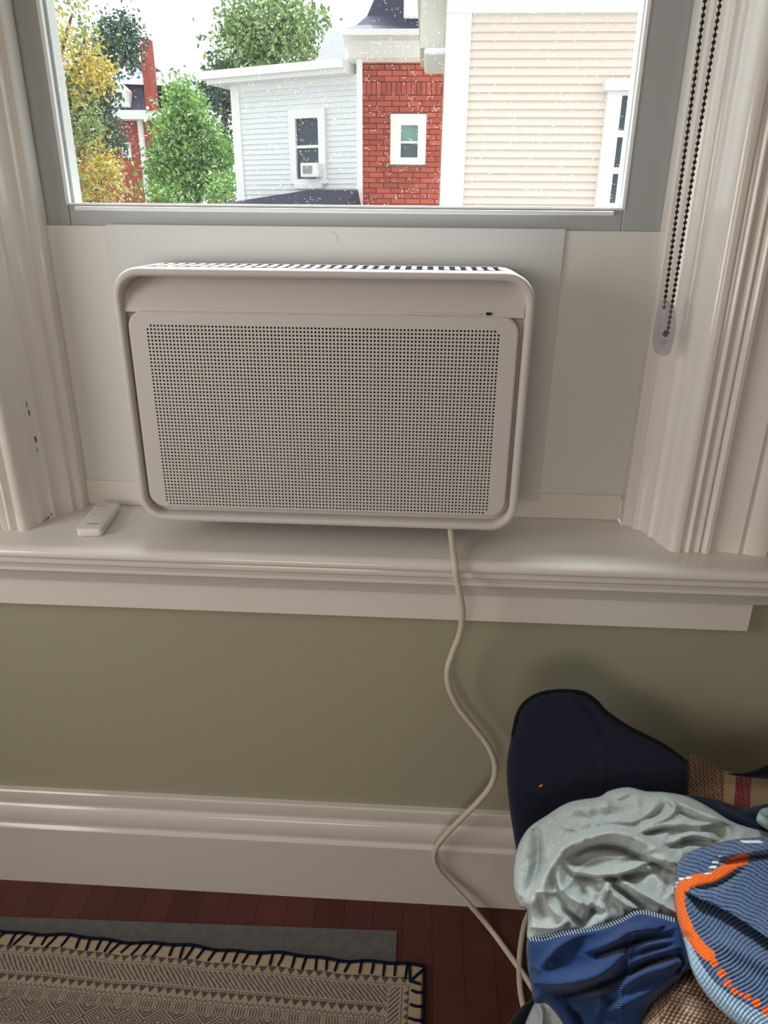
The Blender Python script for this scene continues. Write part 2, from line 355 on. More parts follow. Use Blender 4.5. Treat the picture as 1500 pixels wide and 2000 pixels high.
# frame of plate around the field
fx0, fx1, fz0, fz1 = hx0-pt/2, hx0+(nx-.5)*pt, hz0-pt/2, hz0+(nzr-.5)*pt
def sqr(n=8):
    # square ring matching the rounded-rect vertex count
    out = []
    for cx, cz, (ax, az), (bx, bz) in ((fx1, fz1, (fx1, fz1), None or (fx1, fz1)), (fx0, fz1, (fx0, fz1), (fx0, fz1)), (fx0, fz0, (fx0, fz0), (fx0, fz0)), (fx1, fz0, (fx1, fz0), (fx1, fz0))):
        out += [(cx, cz)]*(n+1)
    return out
o1 = rrect(PX0, PX1, PZ0, PZ1, .024)
o2 = rrect(PX0+.0025, PX1-.0025, PZ0+.0025, PZ1-.0025, .0215)
loft(b, [[(x, PY, z) for x, z in sqr()], [(x, PY, z) for x, z in o2], [(x, PY+.0022, z) for x, z in o1], [(x, PY+.013, z) for x, z in o1]])
g = b.build('grille', ACG, ac)
bm = bmesh.new(); bm.from_mesh(g.data); bmesh.ops.remove_doubles(bm, verts=bm.verts, dist=1e-6); bmesh.ops.recalc_face_normals(bm, faces=bm.faces); bm.to_mesh(g.data); bm.free()
MB().box((fx0-.003, PY+.008, fz0-.003), (fx1+.003, PY+.010, fz1+.003)).build('filter', FILT, ac)
# status window strip and sensor dot above the grille
MB().box((.10, AYF+.005, 1.1405), (.205, AYF+.012, 1.1425)).build('status_strip', mat('status_strip_plastic', (.62, .59, .58), .3), ac)
MB().box((.2135, AYF+.0045, 1.1408), (.2205, AYF+.012, 1.1440)).build('sensor_window', DARK, ac)
# mounting plate and side filler panels
b = MB().box((-.3525, .0935, .823), (.3315, .0985, 1.2485)); b.build('mounting_plate', PANELC, ac, bevel=.0008)
MB().tube([(-.011+.0, .0925, 1.232), (-.011, .0945, 1.232)], .0085, 20).build('screw_cover', PANELC, ac)
MB().box((-.4715, .0990, .831), (-.342, .1035, 1.2462)).build('side_panel', PANEL, ac, bevel=.0006)
MB().box((.318, .0990, .8262), (.4705, .1035, 1.2462)).build('side_panel', PANEL, ac, bevel=.0006)
# power cord
cp = []
def cy(px, py, y): cp.append(atY(np.array(px), np.array(py), y))
def cz(px, py, z): cp.append(atZ(np.array(px), np.array(py), z))
cy(874, 985, -.004); cy(878, 1015, -.012); cy(882, 1046, -.030); cy(885, 1075, -.066); cy(888, 1100, -.0945); cy(891, 1125, -.0985); cy(898, 1160, -.092); cy(903, 1195, -.082); cy(899, 1235, -.066)
cy(884, 1275, -.055); cy(874, 1310, -.05); cy(878, 1345, -.046); cy(898, 1385, -.042); cy(930, 1425, -.042); cy(955, 1460, -.046); cy(967, 1495, -.05); cy(961, 1530, -.05); cy(935, 1565, -.048)
cy(895, 1605, -.044); cy(860, 1643, -.040); cy(848, 1672, -.038); cy(857, 1700, -.040); cy(885, 1732, -.046); cy(920, 1770, -.058)
cz(958, 1815, .008); cz(1000, 1872, .0058); cz(1040, 1930, .0058); cz(1072, 1985, .0058); cz(1075, 2030, .0058); cz(1048, 2030, .0058); cz(1028, 1985, .0058); cz(1017, 1940, .0058); cz(1014, 1890, .0058); cz(1018, 1840, .0058); cz(1028, 1795, .0058); cz(1050, 1765, .0058); cz(1100, 1755, .0058)
pts = catmull(cp, 7)
MB().tube(pts, .0052, 10).build('power_cord', CORDM, ac, smooth=True)

# ------------------------------------------------------------------ remote control on the sill
q = [atZ(np.array(x), np.array(y), .7925) for x, y in ((146, 1046), (205, 1050), (234, 1001), (186, 999))]
rc = (q[0]+q[1]+q[2]+q[3])/4
ax = Vector(((q[2]+q[3]-q[0]-q[1])/2)); ax.z = 0; Lr = .112; axn = ax.normalized(); wn = Vector((axn.y, -axn.x, 0)); 
base = Vector((q[0]+q[1])/2); base.z = .792
rem = empty('remote_control', tuple(base), 'small white remote control lying on the sill', 'remote control')
rw, rh = .040, .0135
def RP(u, v, h): return base+wn*u+axn*v+Vector((0, 0, h))
def rr2(u0, u1, v0, v1, r, h): return [tuple(RP(x, y, h)) for x, y in rrect(u0, u1, v0, v1, r, 6)]
b = MB(); loft(b, [rr2(-rw/2+.002, rw/2-.002, .002, Lr-.002, .006, 0), rr2(-rw/2, rw/2, 0, Lr, .007, .002), rr2(-rw/2, rw/2, 0, Lr, .007, rh-.002), rr2(-rw/2+.0006, rw/2-.0006, .0006, Lr-.0006, .0066, rh-.0006), rr2(-rw/2+.002, rw/2-.002, .002, Lr-.002, .006, rh)], True, True)
b.build('shell', REM, rem, angle=50)
BTN = mat('remote_button', (.55, .51, .50), .5)
for u, v, wd, hh in ((-.008, .058, .007, .003), (.009, .058, .008, .003), (.009, .075, .009, .003), (-.008, .076, .005, .003), (-.009, .094, .009, .0045)):
    b = MB(); loft(b, [rr2(u-wd/2, u+wd/2, v-hh/2, v+hh/2, .0014, rh-.0002), rr2(u-wd/2, u+wd/2, v-hh/2, v+hh/2, .0014, rh+.0004)], False, True); b.build('button', BTN, rem)
for u0, u1 in ((-.0085, -.0055), (-.0045, .0105)):
    MB().prism([tuple(RP(u0, .019, rh-.0001)), tuple(RP(u1, .019, rh-.0001)), tuple(RP(u1, .022, rh-.0001)), tuple(RP(u0, .022, rh-.0001))], (0, 0, .0003)).build('printed_mark', GREYM, rem)

# ------------------------------------------------------------------ blind chain
pA0 = atY(np.array(1297.), np.array(600.), .012); pA1 = atY(np.array(1377.), np.array(0.), -.004)
pB0 = atY(np.array(1304.), np.array(650.), .012); pB1 = atY(np.array(1407.), np.array(0.), -.004)
chn = empty('blind_chain', tuple(pB0), 'dark metal bead chain loop hanging over the right casing', 'blind chain')
bmz = bmesh.new(); bmesh.ops.create_uvsphere(bmz, u_segments=10, v_segments=7, radius=.0026); bead = bpy.data.meshes.new('bead'); bmz.to_mesh(bead); bmz.free()
bead.materials.append(METAL); bead.polygons.foreach_set('use_smooth', [True]*len(bead.polygons))
pit_b = .0072
for a, c in ((pA0, pA1), (pB0, pB1)):
    d = (c-a); Ld = np.linalg.norm(d); d /= Ld
    ztop = 1.93; Lt = (ztop-a[2])/d[2]
    nb = int(Lt/pit_b)
    for k in range(nb):
        p = a+d*pit_b*k
        o = bpy.data.objects.new('bead', bead); C.objects.link(o); par(o, chn); o.location = tuple(p)
    MB().tube([tuple(a), tuple(a+d*Lt)], .0008, 6).build('link_wire', METAL, chn)
# lower end curl
for k, (x, y) in enumerate(((1300, 655), (1297, 652), (1300, 648))):
    o = bpy.data.objects.new('bead', bead); C.objects.link(o); par(o, chn); o.location = tuple(atY(np.array(float(x)), np.array(float(y)), .012+.002*k))
# clear tensioner clip on the casing
ten = empty('chain_tensioner', tuple(atY(np.array(1293.), np.array(690.), .02)), 'clear plastic chain tensioner at the lower end of bead chain', 'tensioner')
ol = [(1297, 588), (1308, 590), (1318, 602), (1320, 640), (1314, 672), (1306, 692), (1290, 694), (1280, 682), (1280, 655), (1286, 620)]
lp = catmull(ol, 4, True); fr = atY(lp[:, 0], lp[:, 1], .006)
b = MB(); cc = fr.mean(0); loft(b, [[tuple(p+np.array((0, .012, 0))) for p in fr], [tuple(p) for p in fr], [tuple(cc+(p-cc)*.85+np.array((0, -.003, 0))) for p in fr]], True, True)
b.build('clip_body', PLAST, ten, angle=50)
MB().tube([tuple(atY(np.array(1296.), np.array(668.), .001)), tuple(atY(np.array(1296.), np.array(668.), .018))], .004, 12).build('screw', PLAST, ten)
# roller blind the chain belongs to (above the frame)
bl = empty('roller_blind', (0, .03, 1.95), 'rolled up fabric blind above the raised window', 'blind')
MB().tube([(-.45, .03, 1.95), (.47, .03, 1.95)], .028, 20).build('roll', mat('blind_fabric', (.7, .68, .64), .8), bl, angle=40)
MB().tube([(.455, .03, 1.95), (.47, .03, 1.95)], .02, 16).build('clutch', SASHM, bl)

# ------------------------------------------------------------------ rug and rug pad
rA = atZ(np.array(828.), np.array(1888.), .01); rB = atZ(np.array(0.), np.array(1818.), .01)
ru = Vector(rB-rA); ru.z = 0; ru.normalize(); rv = Vector((ru.y, -ru.x, 0))
if rv.y > 0: rv = -rv
rv = (rv + ru*-.0).normalized(); O_ = Vector(rA); O_.z = 0
def RG(u, v, z): p = O_+ru*u+rv*v; return (p.x, p.y, z)
RT = .0105
def tri(x): x = x-np.floor(x); return np.abs(x-.5)*2
def rug_print(u, v):
    """1 = dark print, 0 = plain beige"""
    un, vn = u*1000, v*1000           # mm
    jit = np.sin(un*.11+vn*.3)*.5
    def rows(a, t):                   # t: distance from the border in mm, a: along
        d = np.zeros_like(a)
        m = (t > 24) & (t < 37); d = np.where(m & (tri(a/17) > (t-24)/13*1.05+.0), 1, d)
        d = np.where((t > 37.2) & (t < 38.6), .8, d)
        m = (t > 40) & (t < 71); d = np.where(m & (np.mod(a+t*1.0+jit*1.5, 8.6) < 3.7), 1, d)
        d = np.where((t > 72.5) & (t < 75.5) & (np.mod(a, 6) < 3.4), 1, d)
        m = (t > 77) & (t < 89); d = np.where(m & (tri(a/16+.3) > (t-77)/12), 1, d)
        m = (t > 90) & (t < 98); d = np.where(m & (np.abs(t-94-3*(tri(a/9)*2-1)) < 1.2), 1, d)
        d = np.where((t > 98.8) & (t < 100.2), 1, d)
        m = (t > 102) & (t < 113); d = np.where(m & (np.mod(a, 5.2) < 2.2), 1, d)
        d = np.where((t > 114) & (t < 115.6), 1, d)
        m = (t > 117) & (t < 155)
        rr = np.abs((np.mod(a, 52)-26))/26+np.abs(t-136)/19
        d = np.where(m & ((np.abs(rr-.25) < .07) | (np.abs(rr-.5) < .075) | (np.abs(rr-.77) < .07) | (np.abs(rr-1.05) < .08) | (np.abs(rr-1.4) < .1) | (np.abs(rr-1.7) < .1)), 1, d)
        d = np.where((t > 156) & (t < 157.5), 1, d)
        return d
    t = np.where(vn > 157.5, np.mod(vn-100, 57.5)+100, vn)
    d = rows(un, t)
    # right hand border column
    side = un < 62
    ds = np.zeros_like(un)
    ds = np.where((un > 24) & (un < 34) & (tri(vn/13) > (un-24)/10), 1, ds)
    ds = np.where((un > 36) & (un < 38), .8, ds)
    ds = np.where((un > 40) & (un < 60) & (np.mod(vn-un*1.0, 8.6) < 3.4), 1, ds)
    d = np.where(side & (vn > 40) & (un < vn+20), ds, d)
    d = np.where((un < 22) | (vn < 23), 0, d)
    return d
rug = empty('rug', tuple(O_), 'beige block printed rug with navy blanket stitched edge', 'rug')
def rug_patch(u0, u1, v0, v1, st, name, mt):
    U, V = np.meshgrid(np.arange(u0, u1+1e-6, st), np.arange(v0, v1+1e-6, st), indexing='ij'); nu, nv = U.shape
    uu, vv = U.ravel(), V.ravel()
    zz = RT+.0010*np.sin(uu*38+2*np.sin(vv*21))*np.sin(vv*33)
    edge = np.minimum(uu, vv); zz = np.where(edge < .004, zz-(1-edge/.004)*.004, zz)
    wob = .0022*np.sin(uu*31)+.0016*np.sin(uu*77)
    P = np.array(O_)[None]+uu[:, None]*np.array(ru)[None]+(vv-wob*np.exp(-vv*20))[:, None]*np.array(rv)[None]; P[:, 2] = zz
    dk = rug_print(uu, vv)
    base = np.array(lin(176, 162, 148)); dark = np.array(lin(70, 62, 58)); edgec = np.array(lin(186, 168, 142))
    nz = rng.uniform(.86, 1.08, len(uu))
    bc = np.where((edge < .024)[:, None], edgec, base)
    col = (bc*(1-dk[:, None]*.86)+dark*dk[:, None]*.86)*nz[:, None]
    P = list(map(tuple, P)); n0 = len(P)
    idx = np.arange(nu*nv).reshape(nu, nv)
    f = np.stack([idx[:-1, :-1], idx[1:, :-1], idx[1:, 1:], idx[:-1, 1:]], -1).reshape(-1, 4)
    me = bpy.data.meshes.new(name); me.from_pydata(P, [], f.tolist()); me.materials.append(mt)
    me.polygons.foreach_set('use_smooth', [True]*len(me.polygons))
    ca = me.color_attributes.new('Col', 'FLOAT_COLOR', 'POINT'); ca.data.foreach_set('color', np.c_[col, np.ones(len(col))].astype(np.float32).ravel())
    o = bpy.data.objects.new(name, me); C.objects.link(o); par(o, rug); return o
RUGM = mat('cotton_weave', (1, 1, 1), .95, .1, attr='Col', bump=(900, .5, .001), sheen=.1)
rug_patch(0, .90, 0, .26, .00125, 'printed_weave', RUGM)
rug_patch(0, .90, .26, .80, .004, 'printed_weave', RUGM); rug_patch(.90, 1.34, 0, .80, .005, 'printed_weave', RUGM)
MB().prism([RG(.001, .001, .004), RG(1.34, .001, .004), RG(1.34, .80, .004), RG(.001, .80, .004)], (0, 0, RT-.0065)).build('backing', mat('rug_backing', lin(150, 135, 112), .9), rug)
NAVY = mat('navy_yarn', lin(22, 30, 52), .9, .1, bump=(600, .4, .001))
wobf = lambda u: -(.0022*math.sin(u*31)+.0016*math.sin(u*77))
MB().tube([RG(u, wobf(u)-.0012, RT-.0005) for u in np.linspace(-.001, 1.34, 150)], .0024, 6).build('edge_yarn', NAVY, rug, smooth=True)
MB().tube([RG(-.0012, v, RT-.001) for v in np.linspace(-.001, .80, 60)], .0024, 6).build('edge_yarn', NAVY, rug, smooth=True)
u = .030
while u < 1.0:
    sl = random.uniform(-.002, .009)*(1.0 if u < .45 else 1.5); ln = random.uniform(.021, .026)
    MB().tube([RG(u, wobf(u)-.001, RT+.0008), RG(u+sl*.4, ln*.5, RT+.0022), RG(u+sl, ln, RT+.0008)], .0023, 6).build('stitch', NAVY, rug, smooth=True); u += random.uniform(.0185, .0225)
v = .048
while v < .34:
    MB().tube([RG(-.001, v, RT+.0008), RG(.012, v+.001, RT+.0022), RG(random.uniform(.02, .024), v+random.uniform(-.003, .002), RT+.0008)], .0023, 6).build('stitch', NAVY, rug, smooth=True); v += random.uniform(.021, .025)
for P4 in (((.026, 0), (.024, .03)), ((.024, .03), (.0, .006)), ((.024, .03), (.004, .034))):
    (a0, a1), (b0, b1) = P4
    MB().tube([RG(a0, a1, RT+.001), RG((a0+b0)/2, (a1+b1)/2, RT+.0022), RG(b0, b1, RT+.001)], .0025, 6).build('stitch', NAVY, rug, smooth=True)
pc = [atZ(np.array(x), np.array(y), .004) for x, y in ((775., 1818.), (0., 1790.))]
pd = Vector(pc[1]-pc[0]); pd.z = 0; pd.normalize(); pn = Vector((pd.y, -pd.x, 0)); pn = pn if pn.y < 0 else -pn
p0 = Vector(pc[0]); p0.z = 0
lp = [p0+pd*a+pn*c for a, c in ((0, 0), (1.28, 0), (1.28, .7), (.01, .7))]
tag(MB().prism([(p.x, p.y, .0003) for p in lp], (0, 0, .0037)).build('rug_pad', mat('grey_felt', lin(112, 112, 112), .95, .1, noise=(60, .6, lin(88, 88, 90)), bump=(500, .5, .001))), 'grey felt rug pad sticking out under the printed rug', 'rug pad')

# ------------------------------------------------------------------ clothes piled on an upholstered stool
def seg_dist(P, L):
    """distance, side and arc position of points P (n,2) relative to polyline L (m,2)"""
    best = np.full(len(P), 1e9); side = np.zeros(len(P)); pos = np.zeros(len(P))
    ln = np.r_[0, np.cumsum(np.linalg.norm(np.diff(L, axis=0), axis=1))]
    for i in range(len(L)-1):
        a, b_ = L[i], L[i+1]; d = b_-a; q_ = (d@d)+1e-12
        t = np.clip(((P-a)@d)/q_, 0, 1); c = a+t[:, None]*d; r = P-c; dist = np.linalg.norm(r, axis=1)
        m_ = dist < best
        best = np.where(m_, dist, best); side = np.where(m_, np.sign(d[0]*r[:, 1]-d[1]*r[:, 0]), side); pos = np.where(m_, (ln[i]+t*math.sqrt(q_))/ln[-1], pos)
    return best, side, pos
def inside(P, poly):
    x, y = P[:, 0], P[:, 1]; r = np.zeros(len(P), bool); j = len(poly)-1
    for i in range(len(poly)):
        xi, yi = poly[i]; xj, yj = poly[j]
        r ^= ((yi > y) != (yj > y)) & (x < (xj-xi)*(y-yi)/(yj-yi+1e-12)+xi); j = i
    return r
class Cloth:
    """a crumpled solid of fabric: outline in photo coordinates lying on a sloping plane given by three
    (px, py, height) anchors, raised into folds, with its own thickness below"""
    def __init__(s, poly, anchors, dome, folds, step=4, thick=.04, extra=None, n=6):
        s.poly = catmull(poly, n, True); s.folds = [(catmull(f[0], 6), *f[1:]) for f in folds]; s.dome = dome; s.step = step; s.thick = thick; s.extra = extra
        A = [atZ(np.array(float(x)), np.array(float(y)), z) if not isinstance(z, tuple) else atY(np.array(float(x)), np.array(float(y)), z[0]) for x, y, z in anchors]
        s.n = np.cross(A[1]-A[0], A[2]-A[0]); s.o = A[0]
    def height(s, P):
        cl = np.r_[s.poly, s.poly[:1]]
        d, _, _ = seg_dist(P, cl); H, W = s.dome
        q_ = np.clip(d/W, 0, 1); h = H*np.sqrt(1-(1-q_)**2)
        fade = np.clip(d/10, 0, 1)
        for f in s.folds:
            L, A, w1, w2 = f[:4]
            dd, sd, ps = seg_dist(P, L); wv = np.where(sd > 0, w1, w2)
            h = h+1.7*A*np.exp(-(dd/(wv*.8))**2)*np.sqrt(np.clip(np.sin(np.pi*np.clip(ps*.92+.04, 0, 1)), 0, 1))*fade
        if s.extra is not None: h = h+s.extra(P)*fade
        return h
    def at(s, P, lift=0):
        P = np.atleast_2d(np.asarray(P, float)); r = ray(P[:, 0], P[:, 1]); t = ((s.o-CAM)@s.n)/(r@s.n)
        rn = r/np.linalg.norm(r, axis=1)[:, None]
        return CAM+r*t[:, None]-rn*(s.height(P)+lift)[:, None]
    def build(s, name, mt, parent, color=None):
        st = s.step; cl = np.r_[s.poly, s.poly[:1]]
        seg = np.linalg.norm(np.diff(cl, axis=0), axis=1); tot = np.r_[0, np.cumsum(seg)]; nb = int(tot[-1]/st)
        tt = np.linspace(0, tot[-1], nb, endpoint=False); B = np.c_[np.interp(tt, tot, cl[:, 0]), np.interp(tt, tot, cl[:, 1])]
        x0, y0 = B.min(0); x1, y1 = B.max(0)
        X, Y = np.meshgrid(np.arange(x0, x1, st), np.arange(y0, y1, st*.87)); X[1::2] += st/2
        G = np.c_[X.ravel(), Y.ravel()]; G = G[inside(G, B)]
        d, _, _ = seg_dist(G, np.r_[B, B[:1]]); G = G[d > st*.55]
        allp = np.r_[B, G]
        vs, es, fs, *_ = delaunay_2d_cdt([Vector(p) for p in allp], [], [list(range(nb))], 1, 1e-5)
        V2 = np.array([tuple(v) for v in vs]); P = s.at(V2)
        # underside
        r = ray(B[:, 0], B[:, 1]); rn = r/np.linalg.norm(r, axis=1)[:, None]
        top = s.at(B); cen = B.mean(0)
        low = s.at(cen+(B-cen)*.94)+rn*s.thick
        nv = len(P); faces = [tuple(f) for f in fs]
        # map boundary points to output indices (first nb outputs keep order)
        faces += [(i, (i+1) % nb, nv+(i+1) % nb, nv+i) for i in range(nb)]
        v2, _, f2, *_ = delaunay_2d_cdt([Vector(p) for p in B], [], [list(range(nb))], 1, 1e-5)
        faces += [tuple(nv+i for i in f[::-1]) for f in f2 if max(f) < nb]
        me = bpy.data.meshes.new(name); me.from_pydata(np.r_[P, low].tolist(), [], faces)
        bm = bmesh.new(); bm.from_mesh(me); bmesh.ops.recalc_face_normals(bm, faces=bm.faces); bm.to_mesh(me); bm.free()
        me.materials.append(mt); me.polygons.foreach_set('use_smooth', [True]*len(me.polygons))
        P2 = np.r_[V2, B]
        if color is not None:
            col = color(P2); ca = me.color_attributes.new('Col', 'FLOAT_COLOR', 'POINT'); ca.data.foreach_set('color', np.c_[col, np.ones(len(col))].astype(np.float32).ravel())
        o = bpy.data.objects.new(name, me); C.objects.link(o)
        if parent: par(o, parent)
        return o
def fabric(name, col, col2, scale=250, amt=.5, attr=None, bs=.4, sheen=.15):
    return mat(name, col, .92, .12, noise=(scale, amt, col2), bump=(900, bs, .0008), sheen=sheen, attr=attr)
def stitches(cl, path, name, mt, parent, gap=5, half=4, r=.0006):
    L = catmull(path, 10); d = np.linalg.norm(np.diff(L, axis=0), axis=1); t = np.r_[0, np.cumsum(d)]
    b = MB(); k = 0; x = 0
    while x < t[-1]-gap:
        p = np.array([np.interp(x, t, L[:, 0]), np.interp(x, t, L[:, 1])]); q_ = np.array([np.interp(x+gap*.5, t, L[:, 0]), np.interp(x+gap*.5, t, L[:, 1])])
        tn = (q_-p)/(np.linalg.norm(q_-p)+1e-9); nn = np.array([-tn[1], tn[0]])
        W = cl.at(np.array([p-nn*half, (p+q_)/2, q_+nn*half, p+tn*gap-nn*half]), .0008)
        b.tube([tuple(W[0]), tuple(W[1]+(CAM-W[1])/np.linalg.norm(CAM-W[1])*.0006), tuple(W[2])], r, 5); x += gap
    o = b.build(name, mt, parent, smooth=True); return o

# stool carrying the pile (mostly hidden)
st = empty('upholstered_stool', (.62, -.46, 0), 'low dark stool under the heap of clothes', 'stool')
MB().box((.44, -.62, .28), (.80, -.29, .372)).build('seat', mat('stool_cover', lin(40, 40, 48), .9), st, bevel=.02, seg=3)
for x in (.47, .74):
    for y in (-.59, -.35): MB().box((x, y, 0), (x+.035, y+.035, .285)).build('leg', WOOD, st, bevel=.003)

# navy cushion propped up at the wall
nav_poly = [(1060,1880),(1036,1770),(1014,1690),(1003,1630),(993,1560),(989,1497),(998,1440),(1012,1392),(1032,1366),(1062,1353),(1100,1349),(1138,1353),(1163,1368),(1184,1390),(1228,1420),(1296,1455),(1343,1490),(1343,1560),(1340,1640),(1330,1800),(1270,1920),(1160,1950)]
cu = empty('cushion', (.43, -.2, .02), 'dark navy canvas cushion with rounded top propped against the wall', 'cushion')
cl = Cloth(nav_poly, [(990, 1500, (-.165,)), (1340, 1500, (-.150,)), (1150, 1700, (-.205,))], (.016, 22), [([(1130,1362),(1165,1400),(1180,1440)], -.004, 10, 8), ([(1175,1400),(1178,1500),(1172,1600)], .0015, 6, 6), ([(1000,1545),(1080,1555),(1200,1545)], -.003, 8, 14)], 6, .05)
NAVYC = fabric('navy_canvas', lin(34, 39, 58), lin(26, 30, 46), 300, .6)
cl.build('cover', NAVYC, cu)
e = [(1003,1440),(1014,1393),(1034,1368),(1063,1355),(1100,1351),(1138,1355),(1162,1370),(1183,1392),(1227,1422),(1295,1457),(1341,1491)]
ee = catmull(e, 6); MB().tube([tuple(p) for p in cl.at(ee, -.004)], .0045, 8).build('piping', fabric('navy_piping', lin(16, 17, 26), lin(12, 12, 20)), cu, smooth=True)
MB().tube([tuple(p) for p in cl.at([(1053, 1537), (1057, 1534), (1061, 1533)], .002)], [.0012, .002, .0012], 6).build('lint_speck', mat('lint', lin(190, 130, 90), .9), cu, smooth=True)

# plaid blanket
def plaid(P):
    x, y = P[:, 0], P[:, 1]
    brown = np.array(lin(108, 82, 70)); cream = np.array(lin(196, 170, 142)); red = np.array(lin(158, 40, 58)); tan = np.array(lin(208, 168, 126)); khaki = np.array(lin(196, 174, 136)); pink = np.array(lin(190, 130, 120))
    tw = np.mod(x+y*.95+.8*np.sin(y*.8), 8.2) < 3.2
    col = np.where(tw[:, None], np.array(lin(184, 152, 126)), brown)
    back = y < 1660
    xs = x+(y-1520)*.06
    s = back & (xs > 1415) & (xs < 1428); col = np.where(s[:, None], tan, col)
    s = back & (xs >= 1428) & (xs < 1437); col = np.where(s[:, None], khaki*1.1, col)
    s = back & (xs >= 1437) & (xs < 1468); col = np.where(s[:, None], np.where(tw[:, None], pink*.75, red), col)
    s = back & (xs >= 1468) & (xs < 1530); col = np.where(s[:, None], khaki*np.where(tw, 1.05, .9)[:, None], col)
    # front: cream and brown houndstooth-like twill
    hd = (np.mod(x*.9+y*.55, 9.5) < 5.6) & (np.mod(y-x*.25, 7.5) < 5.4)
    fr = np.where(hd[:, None], cream, np.array(lin(88, 62, 52)))
    col = np.where((~back & (x > 1292+(1990-y)*.35))[:, None], fr, np.where((~back)[:, None], col*.9, col))
    return col
bk = tag(Cloth([(1341,1476),(1368,1477),(1398,1496),(1425,1508),(1500,1520),(1620,1535),(1720,1620),(1760,1850),(1730,2120),(1500,2170),(1300,2130),(1235,2050),(1270,1960),(1290,1900),(1280,1800),(1290,1700),(1330,1600),(1338,1540)],
    [(1345, 1490, .445), (1560, 1530, .443), (1350, 1960, .415)], (.012, 30), [([(1290,1990),(1330,1930),(1400,1900)], .008, 25, 25)], 2.6, .03,
    extra=lambda P: .0007*np.sin((P[:, 0]+P[:, 1]*.95)*2*np.pi/8.2)).build('blanket', mat('wool_twill', (1, 1, 1), .95, .1, attr='Col', bump=(900, .6, .001), sheen=.2), None, plaid),
    'brown and cream plaid wool blanket with red stripe beneath the clothes', 'blanket')
tag(Cloth([(1418,1511),(1450,1510),(1480,1501),(1520,1484),(1580,1470),(1640,1480),(1650,1530),(1560,1532),(1500,1522),(1450,1517)], [(1430, 1512, .475), (1560, 1500, .48), (1500, 1530, .46)], (.012, 14), [], 5, .03).build('dark_garment', fabric('black_cotton', lin(20, 22, 32), lin(14, 15, 24)), None),
    'black fabric at the right edge behind the plaid blanket', 'clothing')
NAVK = fabric('navy_jersey', lin(34, 58, 100), lin(27, 47, 86), 200, .6)
tag(Cloth([(1285,1562),(1345,1553),(1400,1562),(1450,1578),(1480,1573),(1520,1568),(1620,1575),(1640,1660),(1560,1690),(1440,1660),(1330,1630)], [(1345, 1560, .472), (1560, 1580, .470), (1450, 1650, .470)], (.016, 26), [([(1400,1575),(1430,1592),(1480,1615)], .008, 14, 10), ([(1450,1585),(1490,1590),(1560,1590)], .006, 10, 8)], 4, .03).build('navy_shirt', fabric('deep_navy_jersey', lin(22, 34, 62), lin(17, 27, 52), 200, .6), None),
    'deep navy shirt tucked between plaid blanket and grey garment', 'clothing')

# grey heather garment with navy panel
gm = empty('grey_navy_garment', (.4, -.37, .45), 'crumpled heather grey jersey garment with navy panel and overlocked seam', 'clothing')
def wrinkle(P):
    x, y = P[:, 0], P[:, 1]; wx = x+14*np.sin(y*.045)+7*np.sin(x*.07+y*.02); wy = y+12*np.sin(x*.038+1)+6*np.sin(y*.09)
    r1 = 1-np.abs(np.sin(wx*.022+wy*.048)); r2 = 1-np.abs(np.sin(wx*.05-wy*.033+1.3)); am = .5+.5*np.sin(x*.021+y*.027+.6)
    return .0062*r1**2.2*am+.0042*r2**2.5*(1-am)+.0008*np.sin(wx*.16+wy*.11)
GREY = fabric('heather_grey_jersey', lin(184, 192, 188), lin(138, 146, 146), 420, .75)
gf = [([(1030,1790),(1040,1755),(1071,1700),(1104,1655),(1155,1634),(1207,1626),(1262,1645),(1325,1692)], .020, 26, 11),
      ([(1093,1700),(1095,1733),(1122,1758),(1170,1776)], .013, 9, 13),
      ([(1108,1672),(1155,1655),(1207,1657),(1251,1676),(1320,1700)], -.015, 8, 8),
      ([(1108,1690),(1126,1703),(1177,1709),(1229,1700),(1273,1681),(1322,1687)], .012, 6, 12),
      ([(1130,1712),(1180,1718),(1240,1712),(1290,1698)], -.010, 7, 7),
      ([(1207,1712),(1236,1733),(1280,1758),(1325,1786)], .012, 9, 6), ([(1195,1728),(1225,1750),(1262,1775)], -.008, 6, 6), ([(1180,1735),(1215,1760),(1245,1782)], .008, 6, 8),
      ([(1166,1712),(1188,1727),(1180,1752)], .012, 10, 9), ([(1140,1740),(1150,1770),(1175,1782)], -.009, 9, 9),
      ([(1110,1780),(1135,1800),(1150,1790),(1160,1765)], -.010, 12, 7), ([(1060,1720),(1075,1770),(1110,1800)], .007, 12, 16),
      ([(1252,1626),(1298,1610),(1353,1613),(1427,1602),(1510,1622)], .010, 10, 16), ([(1250,1632),(1300,1620),(1360,1618)], -.009, 5, 6),
      ([(1302,1555),(1318,1577),(1306,1594),(1270,1606)], .008, 7, 7), ([(1300,1572),(1285,1590),(1260,1600)], -.006, 8, 8), ([(1317,1562),(1361,1583),(1420,1603)], .009, 10, 6), ([(1320,1585),(1360,1600),(1400,1606)], -.006, 6, 6),
      ([(1040,1612),(1050,1640),(1048,1690),(1036,1740)], -.013, 12, 16), ([(1309,1645),(1353,1630),(1395,1640)], .008, 8, 10), ([(1310,1655),(1350,1645),(1390,1650)], -.007, 6, 6),
      ([(1110,1580),(1170,1575),(1230,1560)], .006, 18, 18), ([(1180,1555),(1210,1565),(1240,1552)], -.005, 8, 8), ([(1120,1610),(1190,1605),(1250,1590)], .006, 16, 10)]
